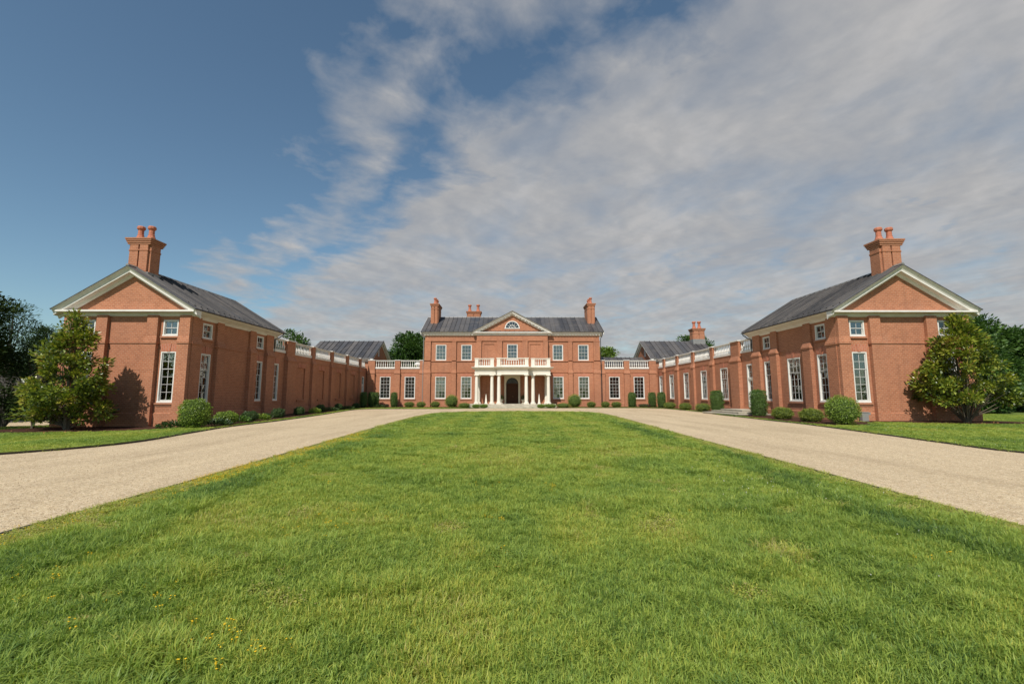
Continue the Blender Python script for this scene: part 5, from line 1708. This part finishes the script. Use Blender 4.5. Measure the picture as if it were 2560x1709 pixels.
# ------------------------------------------------------------------ trees
def tree(name, label, x, y, H, env, clumps, per, leaf, mat, seed, trunks=1, trunk_r=0.1, base_z=0.3, clump_r=0.5, group=None, cat='tree', squash=0.75, limb=True, leafw=0.45, fans=0):
    """env(t) -> radius at relative height t; the crown is made of leaf clumps carried by limbs"""
    rng = np.random.default_rng(seed)
    gz0 = gz(x, y)
    root = thing(name, label, cat, (x, y, gz0), group)
    # clump centres, denser towards the surface
    cs = []
    while len(cs) < clumps:
        t = rng.uniform(base_z, 1.0)
        r = env(t)
        if rng.random() > (r / max(env(q) for q in (0.3, 0.45, 0.6, 0.8))) * 0.8 + 0.2:
            continue
        a = rng.uniform(0, 2 * math.pi)
        rr = r * (rng.random() ** 0.42)
        cs.append((rr * math.cos(a), rr * math.sin(a), t * H))
    cs = np.array(cs)
    # outline lumps
    P, D, RN = [], [], []
    for c in cs:
        k = int(per * rng.uniform(0.6, 1.4))
        cr = clump_r * rng.uniform(0.65, 1.3)
        d = unit(k, rng)
        q = d * (rng.random((k, 1)) ** 0.5) * cr * np.array([1, 1, squash])
        P.append(c + q)
        outw = np.array([c[0], c[1], 0.35 * H * 0.2])
        outw = outw / (np.linalg.norm(outw) + 1e-6)
        D.append(d * 0.9 + outw * 0.5 + unit(k, rng) * 0.5)
        RN.append(np.clip(rng.normal(0.45, 0.2, k) + rng.normal(0, 0.13), 0, 1))
    P = np.concatenate(P); D = np.concatenate(D); RN = np.concatenate(RN)
    keep = P[:, 2] > 0.15
    P, D, RN = P[keep], D[keep], RN[keep]
    n = len(P)
    Nn = unit(n, rng) * 0.8 + np.array([0, -0.15, 1.0])
    L = leaf * rng.uniform(0.7, 1.3, n)
    me = leaf_mesh('crown', P, D, Nn, L, L * leafw * rng.uniform(0.8, 1.25, n), RN, mat)
    mobj('crown', me, root, T((x, y, gz0)))
    tb = MB()
    for k in range(trunks):
        a = rng.uniform(0, 6.28)
        lean = 0.0 if trunks == 1 else rng.uniform(0.10, 0.32) * env(0.5)
        hh = H * (0.93 if k == 0 else rng.uniform(0.55, 0.85))
        path, rad = [], []
        for i in range(7):
            t = i / 6
            path.append((math.cos(a) * lean * t ** 0.8 + rng.normal(0, 0.025 * H * 0.2), math.sin(a) * lean * t ** 0.8 + rng.normal(0, 0.025 * H * 0.2), t * hh))
            rad.append(trunk_r * (1.0 if k == 0 else 0.6) * (1 - 0.85 * t) + 0.006)
        path[0] = (math.cos(a) * 0.06 * (k > 0), math.sin(a) * 0.06 * (k > 0), -0.1)
        rad[0] *= 1.35
        tb.tube(path, rad, 8)
    mobj('trunk', tb.mesh('trunk', 'bark', True), root, T((x, y, gz0)))
    if limb:
        lb = MB()
        if fans:
            for k in range(fans):
                a = rng.uniform(0, 6.28); rr = env(0.4) * rng.uniform(0.45, 0.95); zz = H * rng.uniform(0.2, 0.5)
                q0 = Vector((math.cos(a) * 0.08, math.sin(a) * 0.08, 0.0))
                lb.tube([q0, q0 + Vector((math.cos(a) * rr * 0.35, math.sin(a) * rr * 0.35, zz * 0.5)), Vector((math.cos(a + 0.15) * rr, math.sin(a + 0.15) * rr, zz))], [0.03, 0.022, 0.007], 5)
        sel = cs[rng.permutation(len(cs))[:min(len(cs), 46)]]
        for c in sel:
            z0 = c[2] * rng.uniform(0.25, 0.7) if c[2] > 0.25 * H else rng.uniform(0.05, 0.5) * c[2]
            p0 = Vector((0, 0, z0)); p1 = Vector(c)
            mid = (p0 + p1) / 2 + Vector((rng.normal(0, 0.12), rng.normal(0, 0.12), -0.05 * H * 0.2))
            r0 = trunk_r * 0.34 * (1 - 0.5 * z0 / H)
            lb.tube([p0, mid, p1], [r0, r0 * 0.6, 0.007], 5)
        mobj('limbs', lb.mesh('limbs', 'bark', True), root, T((x, y, gz0)))
    return root


def env_cone(rmax, lo=0.28, top=0.10):
    def f(t):
        if t < lo:
            return rmax * (0.72 + 0.28 * t / lo)
        return rmax * (top + (1 - top) * (1 - ((t - lo) / (1 - lo)) ** 1.35))
    return f


def env_oval(rmax, mid=0.55):
    def f(t):
        u = (t - mid) / (1.02 - mid) if t > mid else (mid - t) / mid * 0.85
        return rmax * math.sqrt(max(0.02, 1 - min(u, 1) ** 2))
    return f


tree('magnolia_tree', 'bushy glossy magnolia in front of the left pavilion', -25.35, 26.2, 6.55, env_cone(2.15, 0.26, 0.06), 135, 95, 0.22, 'magnolia', 21, trunks=4, trunk_r=0.10, base_z=0.09, clump_r=0.39, fans=12)
tree('magnolia_tree', 'glossy magnolia with bare lower stems in front of the right pavilion', 26.65, 27.1, 6.3, env_cone(2.3, 0.30, 0.06), 130, 95, 0.22, 'magnolia', 33, trunks=6, trunk_r=0.12, base_z=0.20, clump_r=0.39, fans=30)

# background trees
gB = 'trees behind the house'
tree('broadleaf_tree', 'dense green tree rising just left of the mansion roof', -20.8, 92, 13.6, env_oval(4.9, 0.5), 260, 100, 0.5, 'tree_leaf', 51, trunk_r=0.3, base_z=0.15, clump_r=1.25, group=gB)
tree('broadleaf_tree', 'smaller light green tree low beside the left mansion corner', -15.6, 86, 8.6, env_oval(2.4, 0.5), 50, 70, 0.36, 'box_leaf', 52, trunk_r=0.15, base_z=0.2, clump_r=0.8, group=gB)
tree('broadleaf_tree', 'green tree top peeking right of the mansion above the link balustrade', 19.6, 96, 11.2, env_oval(3.5, 0.55), 150, 100, 0.45, 'box_leaf', 53, trunk_r=0.25, base_z=0.2, clump_r=1.1, group=gB)
tree('broadleaf_tree', 'green tree behind the chimney of the right rear pavilion', 39.3, 98, 14.2, env_oval(4.3, 0.55), 190, 100, 0.48, 'tree_leaf', 54, trunk_r=0.3, base_z=0.2, clump_r=1.4, group=gB)
tree('broadleaf_tree', 'green tree crown above the shaded wing balustrade', -28.9, 60, 9.6, env_oval(2.7, 0.55), 110, 90, 0.38, 'tree_leaf', 55, trunk_r=0.25, base_z=0.2, clump_r=1.0, group=gB)
# left edge
gE = 'dark trees beyond the left pavilion'
tree('broadleaf_tree', 'very dark tall tree cut off by the left picture edge', -43.4, 33.5, 10.6, env_oval(4.9, 0.45), 280, 90, 0.34, 'dark_tree_leaf', 61, trunk_r=0.35, base_z=0.10, clump_r=1.1, group=gE)
tree('conifer_tree', 'blue-green conifer behind the magnolia on the left', -42.3, 41.0, 7.9, env_cone(3.2, 0.2, 0.12), 170, 90, 0.26, 'conifer', 62, trunk_r=0.2, base_z=0.06, clump_r=0.75, group=gE, leafw=0.22)
tree('conifer_tree', 'dark conifer farther back at the left edge', -52.0, 47.0, 11.0, env_cone(4.8, 0.2, 0.12), 150, 90, 0.32, 'conifer', 63, trunk_r=0.25, base_z=0.06, clump_r=1.0, group=gE, leafw=0.25)
tree('broadleaf_tree', 'small dark umbrella-shaped tree with thin stems at the left edge', -30.8, 26.4, 2.45, env_oval(1.45, 0.62), 60, 70, 0.16, 'dark_tree_leaf', 64, trunks=4, trunk_r=0.05, base_z=0.38, clump_r=0.38, group=gE)
tree('broadleaf_tree', 'small dark thin-stemmed tree between the left edge and the magnolia', -28.4, 27.3, 2.2, env_oval(1.35, 0.62), 60, 70, 0.16, 'dark_tree_leaf', 65, trunks=4, trunk_r=0.05, base_z=0.36, clump_r=0.36, group=gE)
# bare grey bush
bb = thing('bare_bush', 'grey leafless bush with tangled twigs at the left edge', 'bush', (-31.6, 28.6, gz(-31, 28)))
m = MB()
rb = random.Random(5)
for k in range(70):
    a = rb.uniform(0, 6.28); r = rb.uniform(0.5, 2.3); h = rb.uniform(2.3, 3.4)
    m.tube([(0.1 * math.cos(a), 0.1 * math.sin(a), 0.0), (r * 0.45 * math.cos(a), r * 0.45 * math.sin(a), h * 0.7), (r * 0.8 * math.cos(a + 0.2), r * 0.8 * math.sin(a + 0.2), h * 0.95), (r * 1.05 * math.cos(a + 0.35), r * 1.05 * math.sin(a + 0.35), h * rb.uniform(0.9, 1.02))], [0.022, 0.016, 0.011, 0.004], 4)
    for j in range(5):
        f = rb.uniform(0.5, 1.0); b = a + rb.uniform(-0.8, 0.8)
        p = Vector((r * f * math.cos(a + 0.2), r * f * math.sin(a + 0.2), h * (0.75 + 0.2 * f)))
        m.tube([p, p + Vector((math.cos(b) * 0.5, math.sin(b) * 0.5, rb.uniform(-0.2, 0.25)))], [0.009, 0.003], 4)
m.build('twigs', 'dry_twig', bb, T((-31.6, 28.6, gz(-31, 28))))
# right edge
gT = 'trees beyond the right pavilion'
specs = [(44.5, 45.5, 9.3, 4.2, 'broad green tree directly behind the magnolia on the right'),
         (51.5, 49.0, 8.8, 4.8, 'green tree at the far right beyond the pavilion'),
         (57.5, 50.5, 8.0, 4.4, 'green tree cut off by the right picture edge'),
         (39.0, 53.0, 10.0, 4.4, 'taller tree half hidden behind the right pavilion'),
         (63.0, 56.0, 9.0, 5.0, 'green tree outermost at the right edge')]
for i, (x, y, h_, r_, lab) in enumerate(specs):
    tree('broadleaf_tree', lab, x, y, h_, env_oval(r_, 0.42), 230, 100, 0.40, 'tree_leaf', 70 + i, trunk_r=0.25, base_z=0.03, clump_r=1.0, group=gT)


# far woodland that closes the horizon
def woodland(name, pts, label, hmin, hmax, n, leaf, seed, mat):
    rng = np.random.default_rng(seed)
    P = []
    for (xa, ya), (xb, yb) in zip(pts, pts[1:]):
        t = rng.random(n)
        x_ = xa + (xb - xa) * t; y_ = ya + (yb - ya) * t
        hh = hmin + (hmax - hmin) * fbm(x_, y_, 0.09, seed)
        z_ = rng.random(n) ** 0.7 * hh
        P.append(np.stack([x_ + rng.normal(0, 1.6, n), y_ + rng.normal(0, 1.6, n), z_], 1))
    P = np.concatenate(P)
    k = len(P)
    me = leaf_mesh(name, P, unit(k, rng), unit(k, rng) + np.array([0, -0.3, 1.0]), leaf * rng.uniform(0.7, 1.4, k), leaf * rng.uniform(0.5, 0.8, k), np.clip(rng.normal(0.45, 0.2, k), 0, 1), mat)
    o = mobj(name, me)
    return tag(o, label, 'woodland', kind='stuff')


woodland('far_woodland', [(38, 62), (56, 60), (75, 62), (100, 66), (140, 70)], 'distant mass of green woodland on the right', 4.5, 8.5, 6000, 0.9, 81, 'tree_leaf')
woodland('far_woodland', [(-34, 62), (-50, 58), (-75, 56), (-110, 60), (-150, 66)], 'distant mass of dark woodland on the left', 4.0, 8.0, 5000, 0.9, 82, 'dark_tree_leaf')
woodland('far_woodland', [(-150, 150), (-60, 160), (0, 165), (60, 160), (150, 150)], 'distant woodland far behind the house', 5.0, 8.0, 5000, 1.2, 83, 'tree_leaf')

# ================================================================== grass
SRC = bpy.data.collections.new('grass_sources')       # never linked to the scene


def blade_mesh(name, n, length, width, spread, lean, seed, mat='grass', flat=False):
    rng = np.random.default_rng(seed)
    v, f, rn = [], [], []
    for k in range(n):
        a = rng.uniform(0, 6.28); r = spread * math.sqrt(rng.random())
        bx, by = r * math.cos(a), r * math.sin(a)
        L = length * rng.uniform(0.5, 1.25); Wd = width * rng.uniform(0.7, 1.3)
        da = a + rng.normal(0, 0.9); ln = lean * rng.uniform(0.3, 1.6)
        dx, dy = math.cos(da), math.sin(da)
        sa = da + math.pi / 2 + rng.normal(0, 0.5)
        sx, sy = math.cos(sa) * Wd / 2, math.sin(sa) * Wd / 2
        p1 = (bx + dx * ln * L * 0.35, by + dy * ln * L * 0.35, L * 0.55)
        bend = min(0.95, ln * 0.8)
        p2 = (bx + dx * ln * L * 1.0, by + dy * ln * L * 1.0, L * (0.55 + 0.45 * (1 - bend)))
        b = len(v)
        v += [(bx - sx, by - sy, -0.01), (bx + sx, by + sy, -0.01), (p1[0] - sx, p1[1] - sy, p1[2]), (p1[0] + sx, p1[1] + sy, p1[2]), p2]
        f += [(b, b + 1, b + 3, b + 2), (b + 2, b + 3, b + 4)]
        c = rng.random()
        rn += [c, c]
    me = bpy.data.meshes.new(name)
    me.from_pydata(v, [], f)
    at = me.attributes.new('rnd', 'FLOAT', 'FACE')
    at.data.foreach_set('value', np.array(rn, np.float32))
    me.materials.append(M[mat])
    return me


def source(name, me):
    o = bpy.data.objects.new(name, me)
    SRC.objects.link(o)
    return o


# 0-3 fine mown tufts, 4-5 coarse long tufts, 6 low broad-leaf weed
for k in range(4):
    source('tuft_%d' % k, blade_mesh('tuft', 38, 0.068, 0.0054, 0.07, 0.75, 200 + k))
for k in range(2):
    source('tuft_%d' % (4 + k), blade_mesh('tuft', 32, 0.115, 0.0064, 0.055, 0.9, 210 + k))
rngw = np.random.default_rng(3)
nn = 46
Pw = np.stack([rngw.normal(0, 0.05, nn), rngw.normal(0, 0.05, nn), rngw.uniform(0.01, 0.05, nn)], 1)
source('tuft_6', leaf_mesh('weed', Pw, unit(nn, rngw) * np.array([1, 1, 0.25]), np.tile([0, 0, 1.0], (nn, 1)) + unit(nn, rngw) * 0.35, rngw.uniform(0.014, 0.024, nn), rngw.uniform(0.011, 0.018, nn), rngw.random(nn), 'grass'))
fy = MB()
for (x, y, h_) in ((0, 0, 0.085), (0.03, 0.02, 0.07), (-0.02, 0.03, 0.075)):
    fy.lathe([(0.0008, 0), (0.0008, h_ - 0.006), (0.0075, h_), (0.0085, h_ + 0.002), (0.003, h_ + 0.004)], x, y, 6)
FSRC = bpy.data.collections.new('flower_sources')
FSRC.objects.link(bpy.data.objects.new('flower_0', fy.mesh('flower', 'flower_yellow')))
WSRC = bpy.data.collections.new('clover_sources')
WSRC.objects.link(bpy.data.objects.new('clover_0', MB().lathe([(0.0008, 0), (0.0008, 0.072), (0.007, 0.078), (0.009, 0.085), (0.004, 0.092)], 0, 0, 6).mesh('clover', 'flower_white')))


def scatter(name, pts, idx, rot, scl, tint, coll, label, cat):
    me = bpy.data.meshes.new(name)
    n = len(pts)
    me.vertices.add(n)
    me.vertices.foreach_set('co', np.asarray(pts, np.float32).reshape(-1))
    for nm, ty, fld, dat in (('idx', 'INT', 'value', np.asarray(idx, np.int32)), ('rot', 'FLOAT_VECTOR', 'vector', np.asarray(rot, np.float32).reshape(-1)),
                             ('scl', 'FLOAT_VECTOR', 'vector', np.asarray(scl, np.float32).reshape(-1)), ('tint', 'FLOAT', 'value', np.asarray(tint, np.float32))):
        at = me.attributes.new(nm, ty, 'POINT')
        at.data.foreach_set(fld, dat)
    o = mobj(name, me)
    g = bpy.data.node_groups.new(name + '_nodes', 'GeometryNodeTree')
    g.interface.new_socket('Geometry', in_out='INPUT', socket_type='NodeSocketGeometry')
    g.interface.new_socket('Geometry', in_out='OUTPUT', socket_type='NodeSocketGeometry')
    N = g.nodes
    gi, go = N.new('NodeGroupInput'), N.new('NodeGroupOutput')
    ci = N.new('GeometryNodeCollectionInfo')
    ci.inputs['Collection'].default_value = coll
    ci.inputs['Separate Children'].default_value = True
    ci.inputs['Reset Children'].default_value = True
    ip = N.new('GeometryNodeInstanceOnPoints')
    ip.inputs['Pick Instance'].default_value = True

    def named(nm, ty):
        nd = N.new('GeometryNodeInputNamedAttribute')
        nd.data_type = ty
        nd.inputs['Name'].default_value = nm
        return nd.outputs['Attribute']
    e2r = N.new('FunctionNodeEulerToRotation')
    Lk = g.links.new
    Lk(named('rot', 'FLOAT_VECTOR'), e2r.inputs[0])
    Lk(gi.outputs[0], ip.inputs['Points'])
    Lk(ci.outputs[0], ip.inputs['Instance'])
    Lk(named('idx', 'INT'), ip.inputs['Instance Index'])
    Lk(e2r.outputs[0], ip.inputs['Rotation'])
    Lk(named('scl', 'FLOAT_VECTOR'), ip.inputs['Scale'])
    Lk(ip.outputs[0], go.inputs[0])
    md = o.modifiers.new('scatter', 'NODES')
    md.node_group = g
    return tag(o, label, cat, kind='stuff')


def grass_points(poly, y0, y1, x0, x1, dens, seed):
    rng = np.random.default_rng(seed)
    n = int((y1 - y0) * (x1 - x0) * dens)
    x = rng.uniform(x0, x1, n); y = rng.uniform(y0, y1, n)
    k = in_poly(x, y, poly)
    return x[k], y[k], rng


def lawn_edges(y):
    """left and right lawn edge at depth y"""
    yl = np.array([p[1] for p in LAWN_L[:9]]); xl = np.array([p[0] for p in LAWN_L[:9]])
    yr = np.array([p[1] for p in LAWN_R[4:]])[::-1]; xr = np.array([p[0] for p in LAWN_R[4:]])[::-1]
    return np.interp(y, yl, xl), np.interp(y, yr, xr)


X, Y, SC = [], [], []
for (a, b, dn, sc) in ((1.2, 6.0, 330, 1.0), (6.0, 11.0, 190, 1.12), (11.0, 20.0, 90, 1.35), (20.0, 32.0, 48, 1.7), (32.0, 47.0, 30, 2.0)):
    x, y, r_ = grass_points(LAWN, a, b, -8.4, 8.6, dn, int(a * 10) + 5)
    X.append(x); Y.append(y); SC.append(np.full(len(x), sc))
X = np.concatenate(X); Y = np.concatenate(Y); SC = np.concatenate(SC)
rng = np.random.default_rng(99)
n = len(X)
el, er = lawn_edges(Y)
dl_, dr_ = X - el, er - X
de = np.minimum(dl_, dr_)
p1 = fbm(X, Y * 0.7, 0.55, 300, 4)
p2 = fbm(X, Y, 1.7, 320, 3)
p3 = fbm(X, Y * 0.45, 0.23, 340, 3)
tint = 0.52 + (p1 - 0.5) * 0.42 + (p2 - 0.5) * 0.40 + (p3 - 0.5) * 0.14 + rng.normal(0, 0.05, n)
# lighter mowing lanes along the lawn
tint += 0.10 * np.sin(X * 2 * math.pi / 2.1 + 0.6) * np.clip((Y - 10) / 15, 0, 1)
# coarse dark blue-green grass in a band inside each edge
wob = (fbm(X, Y, 0.35, 360, 3) - 0.5) * 1.5
bl_ = np.exp(-((dl_ - 1.35 - wob) / 0.38) ** 2) * (fbm(X, Y, 0.5, 365, 2) > 0.34)
br_ = np.exp(-((dr_ - 1.15 - wob) / 0.38) ** 2) * (fbm(X, Y, 0.5, 367, 2) > 0.30)
band = np.maximum(bl_, br_)
tint = tint - band * 0.26
# yellowish weeds right at the edges and in loose patches
edge = np.clip(1 - de / 1.15, 0, 1)
weedp = fbm(X, Y, 1.1, 380, 3)
weed = (edge * 0.9 + weedp * 0.9 + rng.normal(0, 0.06, n)) > 0.98
weed |= (weedp > 0.735)
dry = fbm(X, Y, 1.5, 400, 3) + edge * 0.18
dryp = dry > 0.85
tint = np.where(weed, 0.78 + rng.normal(0, 0.06, n), tint)
tint = np.where(dryp & ~weed, 0.90 + rng.normal(0, 0.07, n), tint)
tint = np.clip(tint, 0.02, 1.0)
coarse = (fbm(X, Y, 0.9, 420, 3) > 0.60) | (band > 0.45)
idx = rng.integers(0, 4, n)
idx = np.where(coarse & (rng.random(n) < 0.7), rng.integers(4, 6, n), idx)
idx = np.where(weed & (rng.random(n) < 0.75), 6, idx)
hs_ = rng.uniform(0.7, 1.3, n) * (0.75 + 0.6 * p2) * np.where(dryp, 0.55, 1.0) * np.where(edge > 0.4, 0.8, 1)
hs_ = hs_ * (1 - 0.35 * np.clip((Y - 12) / 25, 0, 1))
# blades lie in swirls: the lean direction drifts across the lawn
ang = fbm(X, Y, 0.3, 440, 2) * 9.0 + rng.normal(0, 0.8, n)
tilt = 0.32 * rng.random(n)
rot = np.stack([tilt * np.cos(ang), tilt * np.sin(ang), rng.uniform(0, 6.28, n)], 1)
scl = np.stack([SC, SC, SC ** 0.5 * hs_], 1)
pts = np.stack([X, Y, np.full(n, 0.03)], 1)
kp = de > 0.05
pts, idx, rot, scl, tint = pts[kp], idx[kp], rot[kp], scl[kp], tint[kp]
scatter('lawn_grass', pts, idx, rot, scl, tint, SRC, 'long green lawn grass of the central court', 'grass')

# verges left and right
for nm, poly, xr_, lab, sd in (('verge_grass', VERGE_L, (-40, -3.4), 'short green grass between the left drive and the pavilion', 500), ('verge_grass', VERGE_R, (3.4, 42), 'short green grass between the right drive and the pavilion', 520)):
    x, y, rg = grass_points(poly, 7, 62, xr_[0], xr_[1], 46, sd)
    k = np.ones(len(x), bool)
    for b in BEDS:
        k &= ~in_poly(x, y, b)
    k &= ~((np.abs(x) > 20.7) & (np.abs(x) < 29.2) & (y > 28.9))
    k &= ~((np.abs(x) < 6.0) & (y > 59.6))
    k &= ~in_poly(x, y, SIDE_DRIVE)
    x, y = x[k], y[k]
    m_n = len(x)
    tn = np.clip(0.48 + (fbm(x, y, 0.5, sd, 3) - 0.5) * 0.8 + rg.normal(0, 0.06, m_n), 0, 1)
    ix = rg.integers(0, 4, m_n)
    ix = np.where(rg.random(m_n) < 0.12, 6, ix)
    sc = 1.5
    scatter(nm, np.stack([x, y, ground_z(x, y) + 0.02], 1), ix, np.stack([rg.normal(0, .15, m_n), rg.normal(0, .15, m_n), rg.uniform(0, 6.28, m_n)], 1),
            np.stack([np.full(m_n, sc), np.full(m_n, sc), rg.uniform(0.6, 0.95, m_n)], 1), tn, SRC, lab, 'grass')

# strips in front of the far beds
# yellow flowers
fx_, fy_ = [], []
rf = np.random.default_rng(8)
patches = [(-5.95, 9.2, 0.28, 60), (-5.9, 10.6, 0.3, 90), (-5.9, 12.0, 0.3, 80), (-6.1, 14.0, 0.3, 70), (-6.2, 16.5, 0.3, 80), (-6.3, 19.0, 0.35, 90), (-4.6, 13.2, 0.3, 30), (-4.4, 16.2, 0.3, 30),
           (-2.62, 5.9, 0.22, 34), (-3.25, 3.75, 0.16, 14), (-4.2, 4.2, 0.2, 18), (-5.1, 4.35, 0.25, 16), (-2.2, 3.25, 0.12, 16), (-1.9, 3.05, 0.1, 10), (0.32, 8.2, 0.12, 14), (-0.55, 6.2, 0.1, 7), (-0.3, 4.9, 0.05, 4), (-0.85, 8.4, 0.15, 10),
           (-6.0, 5.6, 0.22, 20), (-5.7, 6.6, 0.3, 25), (-5.9, 7.9, 0.3, 30), (3.9, 4.4, 0.3, 7), (5.6, 5.9, 0.35, 10), (5.4, 8.0, 0.4, 6), (2.5, 6.3, 0.2, 5), (-3.4, 9.0, 0.3, 12), (-2.5, 11.5, 0.3, 14)]
for px, py, r_, c_ in patches:
    c_ = int(c_ * (4.0 if c_ >= 60 else 0.8))
    fx_.append(px + rf.normal(0, r_ * 1.2, c_)); fy_.append(py + rf.normal(0, r_ * 1.5, c_))
fx_.append(rf.uniform(-6, 6, 40)); fy_.append(rf.uniform(3, 20, 40))
fx_ = np.concatenate(fx_); fy_ = np.concatenate(fy_)
k = in_poly(fx_, fy_, LAWN); fx_, fy_ = fx_[k], fy_[k]
n = len(fx_)
scatter('yellow_flowers', np.stack([fx_, fy_, np.full(n, 0.03)], 1), np.zeros(n, int), np.stack([rf.normal(0, .2, n), rf.normal(0, .2, n), rf.uniform(0, 6.28, n)], 1),
        np.repeat(rf.uniform(0.55, 1.0, (n, 1)), 3, 1), np.zeros(n), FSRC, 'scattered small yellow flowers in the lawn', 'flowers')
# white clover
cx_ = np.concatenate([rf.normal(4.3, 0.75, 110), rf.normal(3.4, 0.8, 40), rf.uniform(13.6, 22, 120), rf.normal(3.2, 0.4, 8)])
cy_ = np.concatenate([rf.normal(7.6, 0.9, 110), rf.normal(9.5, 1.6, 40), rf.uniform(13, 25, 120), rf.normal(4.4, 0.3, 8)])
k = in_poly(cx_, cy_, LAWN) | (in_poly(cx_, cy_, VERGE_R) & ~in_poly(cx_, cy_, BEDS[2])); cx_, cy_ = cx_[k], cy_[k]
n = len(cx_)
scatter('clover_flowers', np.stack([cx_, cy_, np.full(n, 0.03)], 1), np.zeros(n, int), np.stack([rf.normal(0, .2, n), rf.normal(0, .2, n), rf.uniform(0, 6.28, n)], 1),
        np.repeat(rf.uniform(0.5, 0.85, (n, 1)), 3, 1), np.zeros(n), WSRC, 'scattered white clover heads in the right of the lawn', 'flowers')

# loose stones lying on the gravel
GSRC = bpy.data.collections.new('stone_sources')
for k in range(3):
    bm = bmesh.new()
    bmesh.ops.create_icosphere(bm, subdivisions=1, radius=0.011)
    rr = random.Random(k)
    for v in bm.verts:
        v.co *= rr.uniform(0.75, 1.25)
        v.co.z *= 0.7
    me = bpy.data.meshes.new('stone'); bm.to_mesh(me); bm.free(); me.materials.append(M['gravel_stone'])
    at = me.attributes.new('rnd', 'FLOAT', 'FACE')
    GSRC.objects.link(bpy.data.objects.new('stone_%d' % k, me))
rs = np.random.default_rng(31)
gx_ = np.concatenate([rs.uniform(-22, -6.2, 26000), rs.uniform(6.0, 22, 26000)])
gy_ = np.concatenate([4.5 + rs.random(26000) ** 1.5 * 15, 4.5 + rs.random(26000) ** 1.5 * 15])
k = in_poly(gx_, gy_, DRIVE) & ~in_poly(gx_, gy_, LAWN)
gx_, gy_ = gx_[k], gy_[k]
n = len(gx_)
scatter('loose_stones', np.stack([gx_, gy_, ground_z(gx_, gy_) + 0.004], 1), rs.integers(0, 3, n), rs.uniform(0, 6.28, (n, 3)), np.repeat(rs.uniform(0.3, 0.75, (n, 1)), 3, 1), rs.random(n), GSRC, 'loose pale stones on the gravel drives', 'stones')

# a few fallen leaves under the magnolias and on the lawn
LSRC = bpy.data.collections.new('leaf_sources')
m = MB().add([(0, 0, 0.004), (0.05, 0.028, 0.016), (0.12, 0, 0.006), (0.05, -0.028, 0.016)], [(0, 1, 2, 3)])
LSRC.objects.link(bpy.data.objects.new('fallen_0', m.mesh('fallen', 'fallen_leaf')))
lx_ = np.concatenate([rs.normal(-25, 2.2, 30), rs.normal(26.8, 1.8, 34), rs.uniform(-5.5, 5.5, 10)])
ly_ = np.concatenate([rs.normal(24.9, 0.8, 30), rs.normal(26.3, 0.6, 34), rs.uniform(4, 16, 10)])
n = len(lx_)
scatter('fallen_leaves', np.stack([lx_, ly_, ground_z(lx_, ly_) + 0.075], 1), np.zeros(n, int), np.stack([rs.normal(0, .2, n), rs.normal(0, .2, n), rs.uniform(0, 6.28, n)], 1), np.repeat(rs.uniform(0.7, 1.3, (n, 1)), 3, 1), np.zeros(n), LSRC, 'scattered brown fallen leaves under the magnolias', 'leaves')
